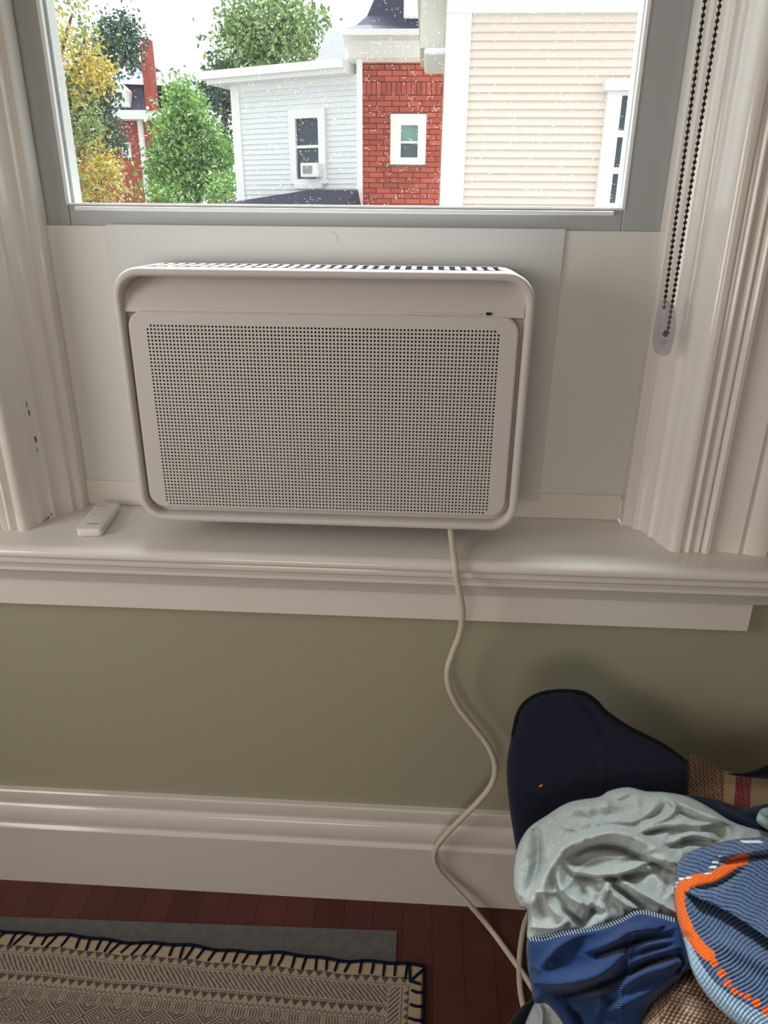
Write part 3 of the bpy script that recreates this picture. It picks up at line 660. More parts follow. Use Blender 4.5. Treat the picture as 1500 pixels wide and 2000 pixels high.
gl = Cloth([(1006,1752),(1001,1715),(1008,1662),(1030,1620),(1068,1592),(1112,1566),(1168,1556),(1190,1544),(1226,1537),(1262,1545),(1300,1547),(1345,1556),(1392,1580),(1432,1604),(1500,1624),(1600,1650),(1600,1730),(1450,1760),(1400,1830),(1330,1803),(1285,1790),(1245,1784),(1212,1800),(1172,1814),(1110,1824),(1062,1836),(1031,1836),(1030,1800),(1028,1776),(1016,1772)],
    [(1190, 1560, .480), (1500, 1640, .475), (1100, 1820, .425)], (.022, 24), gf, 2.6, .022, extra=wrinkle)
gl.build('grey_body', GREY, gm)
nf = [([(1055,1890),(1082,1857),(1119,1829),(1142,1814),(1176,1816)], .010, 16, 12), ([(1066,1922),(1112,1920),(1161,1908),(1193,1887),(1217,1860)], .020, 13, 24), ([(1095,1945),(1150,1936),(1200,1915),(1225,1900)], -.014, 14, 14),
      ([(1160,1856),(1204,1836),(1232,1820),(1285,1812)], .013, 8, 16), ([(1170,1866),(1215,1850),(1260,1836),(1310,1828)], -.011, 9, 8), ([(1236,1858),(1268,1845),(1310,1838)], .010, 8, 8), ([(1232,1880),(1268,1866),(1320,1852)], .010, 10, 8), ([(1230,1905),(1262,1886),(1310,1868)], -.010, 6, 7),
      ([(1215,1925),(1257,1902),(1320,1882)], .014, 18, 12), ([(1140,1945),(1172,1952),(1163,1990)], .009, 18, 14), ([(1110,1960),(1130,1985),(1150,2020)], -.008, 12, 12), ([(1190,1975),(1250,1945),(1310,1915)], .009, 16, 14), ([(1325,1858),(1335,1880),(1318,1898)], -.010, 8, 8)]
nl = Cloth([(1031,1834),(1062,1832),(1110,1820),(1172,1810),(1212,1796),(1245,1780),(1285,1786),(1330,1800),(1400,1830),(1400,1880),(1350,1890),(1318,1918),(1285,1945),(1262,1975),(1255,2010),(1225,2060),(1150,2070),(1118,2030),(1090,1985),(1066,1960),(1044,1958),(1036,1920),(1030,1880)],
    [(1040, 1840, .425), (1330, 1800, .468), (1150, 2040, .385)], (.020, 24), nf, 2.8, .03, extra=lambda P: .45*wrinkle(P))
nl.build('navy_panel', NAVK, gm)
THR = mat('overlock_thread', lin(168, 184, 190), .9); THN = mat('navy_thread', lin(62, 88, 132), .9)
class Front:
    """the nearer of two fabric surfaces"""
    def at(self, P, lift=0):
        a, b_ = gl.at(P, lift), nl.at(P, lift); da = np.linalg.norm(a-CAM, axis=1); db = np.linalg.norm(b_-CAM, axis=1)
        return np.where((da < db)[:, None], a, b_)
stitches(Front(), [(1034,1834),(1062,1833),(1108,1822),(1170,1812),(1212,1798),(1246,1782),(1285,1788),(1325,1800)], 'overlock_seam', THR, gm, 5.6, 4.2, .0008)
stitches(nl, [(1232,1797),(1236,1822),(1231,1852),(1227,1878),(1230,1900),(1217,1914),(1212,1942),(1209,1972)], 'panel_seam', THN, gm, 4.8, 4.2, .0008)

# blue ribbed knit with orange stripe
ST = catmull([(1452,1678),(1430,1688),(1412,1702),(1390,1714),(1360,1719),(1338,1728),(1327,1748),(1328,1775),(1338,1803),(1355,1834),(1374,1856),(1386,1866)], 6)
DOTS = [(1395,1881,8),(1409,1900,9),(1421,1920,8),(1434,1935,7),(1447,1943,5),(1460,1947,7),(1477,1959,9),(1497,1974,9),(1515,1988,9)]
BAND = catmull([(1338,1838),(1352,1872),(1372,1910),(1400,1944),(1445,1978),(1500,2012),(1560,2050)], 6)
FLAP = catmull([(1340,1742),(1370,1757),(1405,1772),(1450,1798),(1500,1832),(1560,1872)], 6)
WD = [(1406,1673,3),(1398,1683,6),(1392,1694,6),(1383,1706,6),(1345,1714,5),(1331,1717,5),(1322,1724,4),(1318,1731,3)]
def knit_col(P):
    x, y = P[:, 0], P[:, 1]
    df, sf, _ = seg_dist(P, FLAP)
    up = (sf < 0)
    rib = np.where(up, np.sin((y-x*.42+7*np.sin(x*.027)+1.5*np.sin(x*.11+y*.05))*2*np.pi/8.5), np.sin((x*.55+y*.62+3*np.sin(x*.06-y*.05))*2*np.pi/7.0))
    a = np.array(lin(98, 122, 156)); b_ = np.array(lin(36, 48, 74))
    mixv = np.clip(.55+.42*rib+rng.uniform(-.34, .34, len(x)), 0, 1)[:, None]
    col = b_*(1-mixv)+a*mixv
    db, sb, pb = seg_dist(P, BAND)
    wb = 8+16*np.clip(pb*1.4, 0, 1)
    bandc = np.array(lin(158, 184, 208))*np.where(np.mod(x*.8-y*.6, 7) < 2.2, .72, 1.0)[:, None]
    col = np.where((db < wb)[:, None], bandc, col)
    do, _, _ = seg_dist(P, ST)
    org = np.array(lin(240, 108, 36))*np.where(np.mod(x*.75-y*.8, 6) < 1.7, .55, 1.0)[:, None]
    col = np.where((do < 11.5)[:, None], org, col)
    for X, Y, r in DOTS: col = np.where((np.hypot(x-X, y-Y) < r)[:, None], org, col)
    for X, Y, r in WD: col = np.where(((np.abs(x-X+(y-Y)*.4) < r*1.1) & (np.abs(y-Y) < 2.2) & (rng.uniform(0, 1, len(x)) < .85))[:, None], np.array((.8, .85, .86)), col)
    col = np.where(((np.abs(x-1468-(y-1644)*2) < 20) & (np.abs(y-1644) < 2.5))[:, None], np.array((.8, .85, .86)), col)
    return col
def knit_h(P):
    x, y = P[:, 0], P[:, 1]; df, sf, _ = seg_dist(P, FLAP)
    up = sf < 0
    rib = np.where(up, np.sin((y-x*.42+7*np.sin(x*.027)+1.5*np.sin(x*.11+y*.05))*2*np.pi/8.5), np.sin((x*.55+y*.62+3*np.sin(x*.06-y*.05))*2*np.pi/7.0))
    do, _, _ = seg_dist(P, ST)
    h = .0010*rib*(do > 12)+.0012*np.exp(-(do/11)**4)
    h = h+np.where(up, .016*np.exp(-(df/45)**2), -.014*np.exp(-(df/16)**2))*np.clip((x-1335)/25, 0, 1)
    db, _, _ = seg_dist(P, BAND); h = h-.004*np.exp(-(db/16)**4)
    return h
kl = Cloth([(1320,1712),(1322,1690),(1334,1672),(1356,1660),(1395,1648),(1432,1640),(1500,1634),(1580,1632),(1680,1700),(1700,1900),(1660,2080),(1560,2075),(1500,2034),(1440,2000),(1400,1966),(1370,1930),(1350,1892),(1338,1848),(1326,1810),(1318,1770),(1316,1740)],
    [(1330, 1700, .495), (1560, 1660, .505), (1480, 2010, .475)], (.028, 30), [([(1390,1668),(1440,1668),(1520,1655)], .008, 12, 12), ([(1420,1684),(1460,1676),(1540,1670)], -.012, 6, 8), ([(1350,1738),(1400,1730),(1450,1700)], -.007, 9, 9), ([(1400,1840),(1450,1860),(1520,1900)], .006, 20, 20)], 1.9, .022, extra=knit_h)
kn = tag(kl.build('knit_garment', mat('ribbed_wool', (1, 1, 1), .95, .1, attr='Col', bump=(1200, .7, .001), sheen=.2), None, knit_col), 'blue ribbed knit garment with bright orange stripe on top of the heap', 'clothing')
tag(Cloth([(1478,1604),(1482,1586),(1496,1577),(1540,1574),(1580,1590),(1585,1640),(1530,1636),(1498,1620)], [(1480, 1600, .505), (1560, 1580, .505), (1530, 1640, .495)], (.016, 16), [([(1490,1590),(1510,1600),(1540,1610)], -.005, 4, 4), ([(1500,1582),(1525,1592),(1560,1600)], -.005, 4, 4)], 3, .03).build('pale_knit', fabric('pale_teal_wool', lin(168, 192, 192), lin(96, 116, 122), 90, .8), None),
    'rolled pale grey-green knit at the right edge above the blue knit', 'clothing')
# plastic bag and dark teal cloth below the front corner of the heap
bgl = Cloth([(1046,1956),(1062,1953),(1092,1960),(1120,1990),(1140,2040),(1130,2090),(1060,2095),(1005,2070),(1024,2004)], [(1050, 1958, .33), (1120, 1990, .34), (1060, 2080, .27)], (.012, 16), [([(1052,1962),(1060,1985),(1054,2030)], .010, 8, 5), ([(1060,1990),(1075,2005),(1060,2030)], -.006, 6, 6)], 5, .03)
tag(bgl.build('plastic_bag', BAG, None), 'frosted clear plastic bag hanging below the navy panel', 'bag')
tag(Cloth([(985,2030),(990,2004),(1008,1978),(1036,1952),(1060,1950),(1085,1990),(1090,2060),(1020,2090)], [(1000, 2000, .235), (1060, 1960, .25), (1050, 2060, .20)], (.02, 25), [], 6, .05).build('teal_cloth', fabric('dark_teal_cotton', lin(16, 28, 34), lin(12, 20, 26)), None),
    'dark teal fabric beneath the plastic bag near the floor', 'clothing')

# ------------------------------------------------------------------ outdoors
WHT = mat('white_exterior_paint', (.86, .86, .85), .7, .2, rand=.02); CREAM = mat('cream_clapboard', lin(234, 220, 209), .75, .2, rand=.02); WCLAP = mat('white_clapboard', lin(228, 230, 232), .75, .2, rand=.02)
BRICK = mat('red_brick', lin(186, 96, 80), .9, .1, noise=(25, .5, lin(160, 84, 74)), rand=.2); MORT = mat('mortar', lin(170, 140, 126), .95, .1)
SLATE = mat('slate_roof', lin(112, 112, 124), .8, .2, noise=(12, .5, lin(84, 86, 98))); SLATED = mat('dark_slate_roof', lin(78, 76, 92), .8, .2, noise=(12, .5, lin(60, 58, 74)))
PANE = mat('dark_window_pane', lin(70, 80, 88), .25, .3); PANET = mat('teal_window_pane', lin(120, 160, 152), .1, .6); PANED = mat('deep_window_pane', lin(70, 88, 92), .1, .6)
GRND = mat('ground_cover', lin(84, 86, 76), .95, .1, noise=(.4, .6, lin(70, 80, 58)))
GZ = -3.3
struct(MB().box((-90, .6, GZ-.2), (90, 160, GZ)).build('ground', GRND), 'ground outside the window')
def q(px, py, y): return atY(np.array(float(px)), np.array(float(py)), y)
def prect(px0, py0, px1, py1, y):
    """world x/z extents of a photo rectangle on the facade plane y"""
    a, c = q(px0, (py0+py1)/2, y), q(px1, (py0+py1)/2, y); t, bt = q((px0+px1)/2, py0, y), q((px0+px1)/2, py1, y)
    return a[0], c[0], bt[2], t[2]
def slab(name, x0, x1, z0, z1, y0, y1, mt, parent, bevel=0): return MB().box((x0, y0, z0), (x1, y1, z1)).build(name, mt, parent, bevel=bevel)
def window_unit(parent, px0, py0, px1, py1, y, fw, rows, cols, pmats, sill=True):
    x0, x1, z0, z1 = prect(px0, py0, px1, py1, y)
    f = MB()
    f.box((x0-fw, y-.06, z0-fw), (x0, y+.02, z1+fw)).box((x1, y-.06, z0-fw), (x1+fw, y+.02, z1+fw)).box((x0, y-.06, z1), (x1, y+.02, z1+fw)).box((x0, y-.06, z0-fw), (x1, y+.02, z0))
    mr = .03
    for i in range(1, rows): zc = z0+(z1-z0)*i/rows; f.box((x0, y-.03, zc-mr), (x1, y+.02, zc+mr))
    for i in range(1, cols): xc = x0+(x1-x0)*i/cols; f.box((xc-mr*.6, y-.02, z0), (xc+mr*.6, y+.02, z1))
    w_ = f.build('window', WHT, parent)
    for i in range(rows):
        for j in range(cols):
            slab('pane', x0+(x1-x0)*j/cols, x0+(x1-x0)*(j+1)/cols, z0+(z1-z0)*i/rows, z0+(z1-z0)*(i+1)/rows, y+.0, y+.015, pmats[min(i, len(pmats)-1)], w_)
    return w_, (x0, x1, z0, z1)
def clapboards(parent, x0, x1, z0, z1, y, expo, mt, th=.03):
    z = z1
    while z > z0:
        zb = max(z-expo, z0)
        MB().add([(x0, y-th, zb), (x1, y-th, zb), (x1, y-.004, z), (x0, y-.004, z), (x0, y+.02, zb), (x1, y+.02, zb), (x1, y+.02, z), (x0, y+.02, z)],
                 [(0, 1, 2, 3), (0, 4, 5, 1), (3, 2, 6, 7), (0, 3, 7, 4), (1, 5, 6, 2), (4, 7, 6, 5)]).build('clapboard', mt, parent); z = zb
# cream house on the right
Y1_ = 7.0
xa, xb, zb_, zt_ = prect(866, 28, 1250, 395, Y1_)
ch = empty('cream_house', (3.0, 9, GZ), 'cream clapboard house with white corner board on the right', 'house')
XE = 6.0
slab('wall', xa+.05, XE, GZ, 3.3, Y1_+.02, 10, CREAM, ch)
slab('corner_board', xa, xa+.235, GZ, zt_, Y1_-.05, Y1_+.2, WHT, ch)
slab('frieze_board', xa, XE, zt_, zt_+.34, Y1_-.06, Y1_+.1, WHT, ch); slab('eave', xa-.3, XE+.4, zt_+.34, zt_+.6, Y1_-.45, 10.2, WHT, ch)
MB().prism([(xa-.3, Y1_-.45, zt_+.6), (XE+.4, Y1_-.45, zt_+.6), (XE+.4, 10, zt_+2.6), (xa-.3, 10, zt_+2.6)], (0, .2, -.15)).build('roof', SLATE, ch)
clapboards(ch, xa+.235, XE, .9, zt_, Y1_, .0712, CREAM)
slab('lower_siding', xa+.235, XE, GZ, .9, Y1_-.02, Y1_+.02, CREAM, ch)
window_unit(ch, 1196, 188, 1290, 470, Y1_-.03, .14, 4, 3, [PANE])
wx0, wx1, wz0, wz1 = prect(1184, 160, 1320, 178, Y1_-.1)
slab('window_cap', wx0-.02, wx1+.1, wz0, wz1+.02, Y1_-.16, Y1_, WHT, ch)
cx0, cx1, cz0, cz1 = prect(822, -60, 866, 96, Y1_+.3)
slab('cornice_return', cx0, cx1+.1, cz0, cz1, Y1_+.25, Y1_+1.2, mat('weathered_trim', lin(214, 210, 198), .8), ch)
cx0, cx1, cz0, cz1 = prect(828, 94, 868, 108, Y1_+.2)
slab('cornice_moulding', cx0, cx1+.05, cz0, cz1, Y1_+.15, Y1_+1.2, WHT, ch, bevel=.03)
# brick tower
Y2 = 11.0
bt_ = empty('brick_tower', (-.3, 12, GZ), 'red brick tower with dark flared roof in the middle', 'tower')
bx0, bx1, bz0, bz1 = prect(707, 92, 862, 396, Y2)
slab('mortar_wall', bx0, bx1+.1, GZ, bz1, Y2+.025, Y2+2.4, MORT, bt_)
wxa, wxb, wza, wzb = prect(763, 224, 832, 322, Y2)
bm_ = {}
def brick(x0, x1, z0, z1):
    key = (round(x1-x0, 3), round(z1-z0, 3))
    if key not in bm_:
        bm_[key] = MB().box((-(x1-x0)/2, -.02, -(z1-z0)/2), ((x1-x0)/2, .03, (z1-z0)/2)); o = bm_[key].build('brick', BRICK, bt_); bm_[key] = o.data
    else:
        o = bpy.data.objects.new('brick', bm_[key]); C.objects.link(o); par(o, bt_)
    o.location = ((x0+x1)/2, Y2+random.uniform(0, .006), (z0+z1)/2)
course, bl_, jt = .0735, .225, .011
z = bz1; row = 0; nbr = 0; soldier = prect(708, 158, 860, 180, Y2)
while z-course > bz0-.12 and nbr < 296:
    if soldier[2] < z-course/2 < soldier[3] and row >= 0:
        x = bx0
        hs = soldier[3]-soldier[2]
        while x < bx1: brick(x, min(x+.0735-jt, bx1), z-.17+jt, z); x += .0735; nbr += 1
        z -= .17; row += 1; continue
    x = bx0-(bl_/2 if row % 2 else 0)
    while x < bx1:
        a, c = max(x, bx0), min(x+bl_-jt, bx1)
        zz = z-course+jt
        if c-a > .03 and not (a < wxb and c > wxa and zz < wzb-.02 and z > wza+.02): brick(a, c, zz, z); nbr += 1
        elif c-a > .03:
            if a < wxa-.03: brick(a, min(c, wxa), zz, z); nbr += 1
            elif c > wxb+.03: brick(max(a, wxb), c, zz, z); nbr += 1
        x += bl_
    z -= course; row += 1
slab('lower_brickwork', bx0, bx1+.1, GZ, z-.0, Y2-.015, Y2+.05, BRICK, bt_)
tx0, tx1, tz0, tz1 = prect(697, 92, 708, 396, Y2-.05)
slab('downspout_board', tx0, tx1, GZ, tz1, Y2-.08, Y2+.3, WHT, bt_)
x0, x1, z0, z1 = prect(783, 245, 816, 308, Y2-.03)
wnd = MB().box((wxa, Y2-.08, wza), (x0, Y2+.06, wzb)).box((x1, Y2-.08, wza), (wxb, Y2+.06, wzb)).box((x0, Y2-.08, z1), (x1, Y2+.06, wzb)).box((x0, Y2-.08, wza), (x1, Y2+.06, z0)).box((x0, Y2-.06, (z0+z1)/2-.025), (x1, Y2+.05, (z0+z1)/2+.005)).build('window', WHT, bt_)
slab('pane', x0, x1, (z0+z1)/2, z1, Y2-.01, Y2+.01, PANET, wnd); slab('pane', x0, x1, z0, (z0+z1)/2-.01, Y2-.02, Y2+.01, PANED, wnd)
x0, x1, z0, z1 = prect(668, 56, 835, 68, Y2-.5)
MB().prism([(x0, Y2-.5, z0), (x0, Y2-.5, z1), (x0, Y2+2.8, z1), (x0, Y2+2.8, z0-.25), (x0, Y2, z0-.25), (x0, Y2-.12, z0-.2), (x0, Y2-.3, z0-.03)], (x1-x0+.4, 0, 0)).build('cornice', WHT, bt_)
zc = z1; xr0, xr1 = x0+.02, x1+.42
rings = []
for ins, dz in ((0, 0), (.16, .08), (.30, .22), (.40, .45), (.50, .9), (.58, 1.5), (.64, 2.0)):
    rings.append([(xr0+ins, Y2-.48+ins, zc+dz), (xr1-ins, Y2-.48+ins, zc+dz), (xr1-ins, Y2+2.8-ins, zc+dz), (xr0+ins, Y2+2.8-ins, zc+dz)])
loft(MB(), rings, True, True).build('roof', SLATED, bt_)
x0, x1, z0, z1 = prect(789, -50, 821, 37, Y2-.25)
dm = slab('dormer', x0, x1+.3, z0, z1, Y2-.28, Y2+.8, WHT, bt_, .02); slab('pane', x0+.24, x1+.1, z0+.2, z1-.1, Y2-.3, Y2-.27, PANE, dm)
# white annexe, turned a little
wh = empty('white_house', (-2.1, 12, GZ), 'white clapboard annexe with flat white eaves left of the brick tower', 'house')
pR, pL = q(699, 250, 11.1), q(459, 250, 12.0)
dx = pL[0]-pR[0]; dy = pL[1]-pR[1]; Lw = math.hypot(dx, dy); aw = math.atan2(dy, dx)+math.pi
ex = Vector((math.cos(aw), math.sin(aw), 0)); ey = Vector((-ex.y, ex.x, 0)); W0 = Vector((pL[0], pL[1], 0))
class WB(MB):
    def box(s, a, b_):
        n0 = len(s.v); super().box(a, b_)
        for i in range(n0, len(s.v)): x, y, z = s.v[i]; p = W0+ex*x+ey*y; s.v[i] = (p.x, p.y, z)
        return s
    def loc(s): 
        for i in range(len(s.v)): x, y, z = s.v[i]; p = W0+ex*x+ey*y; s.v[i] = (p.x, p.y, z)
        return s
def wloc(px, py, off=0):
    d = ray(np.array(float(px)), np.array(float(py))); o_ = Vector(CAM); d = Vector(d); pl = W0+ey*off
    t = (pl-o_).dot(ey)/d.dot(ey); p = o_+d*t; return (p-W0).dot(ex), p.z
def wr(px0, py0, px1, py1, off=0):
    u0 = wloc(px0, (py0+py1)/2, off)[0]; u1 = wloc(px1, (py0+py1)/2, off)[0]; zt = wloc((px0+px1)/2, py0, off)[1]; zb = wloc((px0+px1)/2, py1, off)[1]; return u0, u1, zb, zt
ze = wloc(580, 155)[1]
WB().box((0, .03, GZ), (Lw-.05, .6, ze)).build('wall', WCLAP, wh)
u0, u1, z0, z1 = wr(462, 172, 478, 392); WB().box((-.02, -.04, GZ), (.14, .06, ze)).build('corner_board', WHT, wh)
b_z = wloc(580, 172)[1]; zlow = wloc(560, 380)[1]
WB().box((.0, -.03, b_z), (Lw, .05, ze)).build('frieze_board', WHT, wh)
z = b_z; cx_ = .075
while z > zlow-.5:
    o = WB(); th = .022
    o.add([(.14, -th, z-cx_), (Lw, -th, z-cx_), (Lw, -.003, z), (.14, -.003, z), (.14, .04, z-cx_), (Lw, .04, z-cx_), (Lw, .04, z), (.14, .04, z)], [(0, 1, 2, 3), (0, 4, 5, 1), (3, 2, 6, 7), (0, 3, 7, 4), (1, 5, 6, 2), (4, 7, 6, 5)]); o.loc(); o.build('clapboard', WCLAP, wh); z -= cx_
e0 = wloc(560, 146, -.3)[1]; e1 = wloc(560, 132, -.35)[1]
WB().box((-.28, -.30, ze-.02), (Lw-.05, .7, e1-.06)).build('soffit', WHT, wh); WB().box((-.36, -.38, e1-.06), (Lw-.05, .8, e1+.05)).build('gutter', WHT, wh)
u0, u1, z0, z1 = wr(583, 232, 627, 312); fwd = .12
f = WB().box((u0-fwd, -.09, z0-.35), (u0, .02, z1+fwd)).box((u1, -.09, z0-.35), (u1+fwd, .02, z1+fwd)).box((u0, -.09, z1), (u1, .02, z1+fwd)).box((u0, -.09, z0-.35), (u1, .02, z0-.28)).box((u0, -.07, z0+.16), (u1, .02, z0+.20)).build('window', WHT, wh)
WB().box((u0, -.045, z0-.28), (u1, .025, z0+.16)).build('pane', PANE, f); WB().box((u0, -.04, z0+.20), (u1, .025, z1)).build('pane', PANE, f)
WB().box((u0-.05, -.1, z0-.42), (u1+.05, .02, z0-.35)).build('sill', WHT, f)
oa = empty('neighbour_air_conditioner', tuple(W0+ex*((u0+u1)/2)+Vector((0, 0, z0-.3))), 'small white boxy air conditioner in the white house window', 'air conditioner')
a0, a1, b0, b1 = wr(587, 318, 621, 346, -.25)
WB().box((a0, -.26, b0), (a1, .0, b1)).build('case', WHT, oa, bevel=.015); WB().box((a0+.05, -.27, b0+.05), (a1-.1, -.255, b1-.04)).build('louvre', mat('louvre_grey', lin(150, 150, 156), .6), oa)
# low roof in front of the annexe
r0 = [wloc(470, 400, -.3), wloc(605, 371, -.3), wloc(699, 371, -.3)]
o = WB(); o.add([(r0[0][0], -.9, r0[0][1]), (r0[1][0], -.3, r0[1][1]), (r0[2][0], -.3, r0[2][1]), (r0[2][0]+.0, -.9, r0[0][1]-.1), (r0[0][0], -.9, r0[0][1]-.4), (r0[2][0], -.9, r0[0][1]-.4), (r0[2][0], -.02, r0[0][1]-.4), (r0[0][0], -.02, r0[0][1]-.4)], [(0, 1, 2, 3), (0, 3, 5, 4), (2, 6, 5, 3), (4, 5, 6, 7), (0, 4, 7), (0, 7, 6, 2, 1)]); o.loc(); o.build('low_roof', SLATED, wh)
# grey slate roof behind
x0, x1, z0, z1 = prect(618, 40, 735, 124, 15.5)
gh = empty('grey_roofed_house', ((x0+x1)/2, 17, GZ), 'pale grey slate roof showing between tree and brick tower', 'house')
slab('wall', x0, x1+2, GZ, z0, 15.6, 20, WHT, gh); MB().prism([(x0-.0, 15.4, z0), (x0+.05, 16.6, z1+.05), (x0+.05, 18.5, z1+.05), (x0, 20, z0)], (x1-x0+2, 0, 0)).build('roof', SLATE, gh)
slab('gutter', x0-.02, x1+2, z0-.12, z0, 15.3, 15.5, PANE, gh)
# far brick house with mansard on the left
Y3 = 30.0
fh = empty('mansard_house', (-11.5, 32, GZ), 'distant red brick house with dark mansard roof and white dormer', 'house')
FBR = mat('far_brick', lin(178, 92, 78), .9, .1, noise=(9, .5, lin(150, 80, 70)))
x0, x1, z0, z1 = prect(200, 234, 300, 392, Y3)
slab('wall', x0-3, x1, GZ, z1, Y3, Y3+9, FBR, fh)
cx0, cx1, cz0, cz1 = prect(205, 215, 304, 233, Y3-.5); slab('cornice', x0-3, cx1, cz0, cz1, Y3-.55, Y3+9.5, WHT, fh)
mx0, mx1, mz0, mz1 = prect(240, 155, 290, 215, Y3)
loft(MB(), [[(x0-3, Y3-.2, mz0), (mx1, Y3-.2, mz0), (mx1, Y3+9, mz0), (x0-3, Y3+9, mz0)], [(x0-3, Y3+.25, mz0+.7), (mx1-.3, Y3+.25, mz0+.7), (mx1-.3, Y3+8.6, mz0+.7), (x0-3, Y3+8.6, mz0+.7)], [(x0-3, Y3+.5, mz1), (mx1-.45, Y3+.5, mz1), (mx1-.45, Y3+8.4, mz1), (x0-3, Y3+8.4, mz1)]], True, True).build('mansard_roof', SLATED, fh)
rz0 = q(250, 152, Y3+.4); rz1 = q(285, 118, Y3+3)
loft(MB(), [[(x0-3, Y3+.2, mz1), (mx1+1.4, Y3+.2, mz1-.2), (mx1+1.4, Y3+8.4, mz1), (x0-3, Y3+8.4, mz1)], [(x0-2, Y3+3, rz1[2]), (mx1-.2, Y3+3, rz1[2]), (mx1-.2, Y3+6, rz1[2]), (x0-2, Y3+6, rz1[2])]], True, True).build('hip_roof', SLATE, fh)
wx0, wx1, wz0, wz1 = prect(288, 166, 340, 235, Y3+2)
slab('white_wing', wx0, wx1, GZ, wz1, Y3+2, Y3+6, WHT, fh)
a_, b2, c_ = q(270, 122, Y3+1.7), q(290, 122, Y3+1.7), q(354, 166, Y3+1.7)
MB().prism([(a_[0], Y3+1.7, c_[2]), (c_[0], Y3+1.7, c_[2]), (b2[0], Y3+1.7, b2[2]), (a_[0], Y3+1.7, b2[2])], (0, 4.8, 0)).build('wing_roof', SLATE, fh)
for px in (300, 318, 334):
    d0 = q(px-7, 205, Y3+1.9); d1 = q(px+6, 178, Y3+1.9); slab('wing_window', d0[0], d1[0], d0[2], d1[2], Y3+1.93, Y3+2.02, PANE, fh)
x0, x1, z0, z1 = prect(273, 72, 297, 216, Y3-.6); slab('chimney', x0+.1, x1-.1, z0, z1, Y3-.6, Y3+.1, FBR, fh); 
x0, x1, z0, z1 = prect(276, 234, 284, 395, Y3-.2); slab('downspout', x0, x1, GZ, z1, Y3-.2, Y3, WHT, fh)
x0, x1, z0, z1 = prect(217, 160, 246, 208, Y3-.5)
d_ = MB().prism([(x0, Y3-.5, z0), (x1, Y3-.5, z0), (x1, Y3-.5, z1-.25), ((x0+x1)/2, Y3-.5, z1), (x0, Y3-.5, z1-.25)], (0, 1.4, 0)).build('dormer', WHT, fh); slab('pane', x0+.16, x1-.16, z0+.22, z1-.35, Y3-.53, Y3-.49, PANE, d_)
x0, x1, z0, z1 = prect(238, 278, 255, 308, Y3-.1); d_ = slab('window', x0, x1, z0, z1, Y3-.1, Y3+.05, WHT, fh); slab('pane', x0+.07, x1-.1, z0+.1, z1-.06, Y3-.12, Y3-.09, PANE, d_)

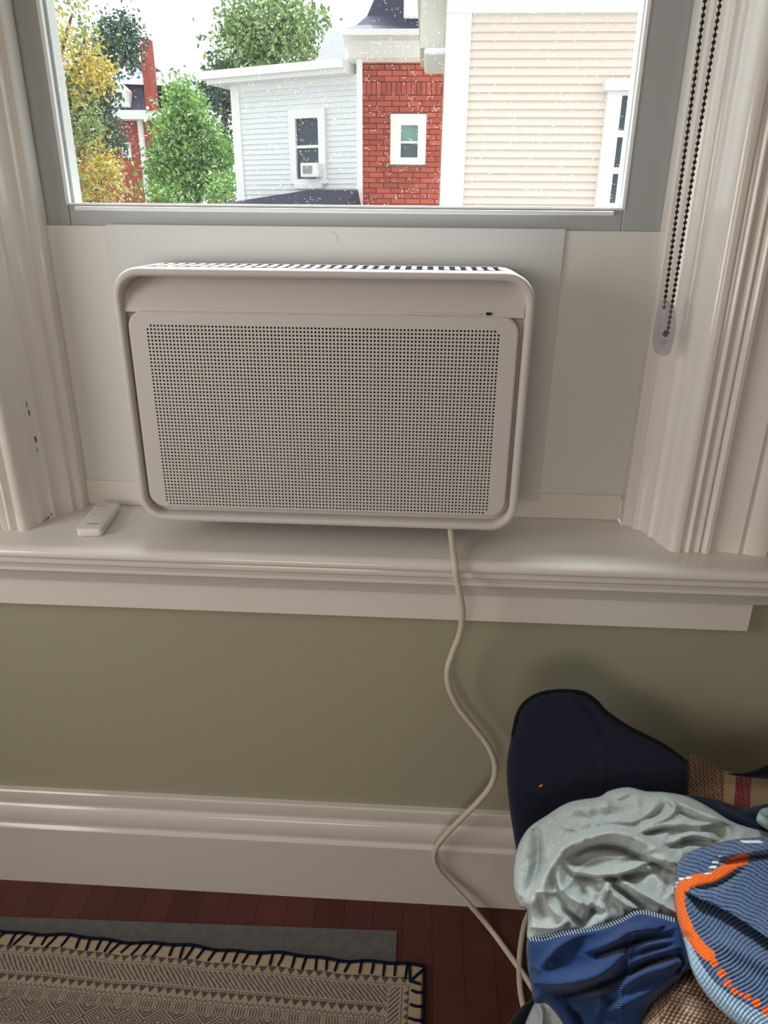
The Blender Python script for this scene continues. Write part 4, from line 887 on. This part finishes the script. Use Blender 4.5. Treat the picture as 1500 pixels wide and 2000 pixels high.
# trees: trunk, boughs and thousands of leaves
BARK = mat('bark', lin(96, 84, 72), .95, .1)
def leafmat(n, col):
    M = mat(n, (1, 1, 1), .6, .25, attr='Col'); bs = M.node_tree.nodes['Principled BSDF']
    return M
LEAF = leafmat('leaf', None)
def tree(name, label, Y, blobs, trunk_px, size, cols, group='trees outside the window'):
    """blobs: (px, py, rx, ry, count) crowns of leaves at distance Y; cols per blob"""
    t = q(trunk_px, 392, Y)
    root = empty(name, (t[0], t[1], GZ), label, 'tree', group)
    vs = []; fs = []; cc = []; top = max(q(b_[0], b_[1], Y)[2] for b_ in blobs)
    k = (Y+1)/F
    for bi, (px, py, rx, ry, cnt) in enumerate(blobs):
        c = q(px, py, Y); RX, RZ = rx*k, ry*k; c1, c2 = cols[bi] if bi < len(cols) else cols[-1]
        ncl = max(6, cnt//26); dirs = rng.normal(size=(ncl, 3)); dirs /= np.linalg.norm(dirs, axis=1)[:, None]
        cen = c+dirs*np.array([RX, min(RX, RZ)*.8, RZ])*rng.uniform(.25, 1, ncl)[:, None]**.6
        tint = rng.uniform(0, 1, ncl)
        for ci_ in range(ncl):
            n_ = cnt//ncl
            P = cen[ci_]+rng.normal(size=(n_, 3))*size*2.3
            for p in P:
                a = rng.normal(size=3); a /= np.linalg.norm(a); h = rng.normal(size=3); b2 = np.cross(a, h); b2 /= np.linalg.norm(b2)+1e-9
                s_ = size*rng.uniform(.6, 1.2); n0 = len(vs)
                vs.extend([p-a*s_, p+b2*s_*.5, p+a*s_, p-b2*s_*.5]); fs.append((n0, n0+1, n0+2, n0+3))
                u_ = np.clip(tint[ci_]+rng.normal()*.2, 0, 1); cl_ = np.array(c1)*(1-u_)+np.array(c2)*u_
                cc.extend([(*cl_, 1)]*4)
    me = bpy.data.meshes.new('foliage'); me.from_pydata([tuple(v) for v in vs], [], fs); me.materials.append(LEAF)
    ca = me.color_attributes.new('Col', 'FLOAT_COLOR', 'POINT'); ca.data.foreach_set('color', np.array(cc, np.float32).ravel())
    o = bpy.data.objects.new('foliage', me); C.objects.link(o); par(o, root); o['kind'] = 'stuff'
    zt = top-.2*(top-GZ)
    MB().tube([(t[0], t[1], GZ), (t[0]+.05, t[1], (GZ+zt)/2), (t[0], t[1]+.05, zt)], [.22, .15, .04], 8).build('trunk', BARK, root, smooth=True)
    for px, py, rx, ry, cnt in blobs:
        c = q(px, py, Y); s0 = Vector((t[0], t[1], max(GZ+1.2, c[2]-1.6)))
        MB().tube([tuple(s0), tuple((s0+Vector(c))/2+Vector((0, 0, .1))), tuple(c)], [.08, .05, .02], 6).build('bough', BARK, root, smooth=True)
    return root
Yl = (lin(222, 198, 96), lin(182, 176, 104)); YG = (lin(180, 186, 116), lin(122, 146, 92)); DG = (lin(108, 130, 108), lin(72, 96, 82)); BG = (lin(152, 186, 106), lin(108, 148, 84)); LG = (lin(164, 184, 118), lin(118, 144, 98))
tree('yellowing_tree', 'yellowing leafy tree at the left edge of the pane', 14, [(140,30,26,34,150),(165,80,30,26,160),(160,130,48,44,900),(190,150,34,30,420),(140,210,40,50,700),(170,255,40,44,500),(200,345,40,44,1100),(150,370,40,40,600),(115,120,40,80,500)], 120, .055, [YG, YG, Yl, Yl, YG, YG, Yl, YG, Yl])
tree('evergreen_tree', 'dark green evergreen rising behind the yellowing tree', 22, [(236,78,34,42,1700),(205,118,24,28,500),(192,165,24,40,700),(188,225,30,48,1100),(215,268,24,30,600),(180,100,30,40,300)], 195, .075, [DG])
tree('young_maple', 'bright green bushy tree in front of the far brick house', 18, [(362,205,30,42,1000),(345,265,48,46,1700),(385,270,48,50,1700),(330,335,40,50,1500),(400,345,52,50,1700),(365,330,40,50,1400),(435,300,24,40,500)], 365, .07, [BG])
tree('tall_tree', 'tall loose light green tree behind the white house', 24, [(505,30,60,44,1200),(470,95,56,50,1300),(560,75,56,60,1300),(600,50,30,40,450),(440,205,34,70,1200),(520,110,60,36,900),(430,150,24,40,350)], 450, .10, [LG, LG, LG, LG, DG, LG, DG])
tree('low_shrub_tree', 'low green shrub in the gap beside the white house', 16, [(440,372,34,26,700),(300,385,50,16,400)], 430, .06, [BG])
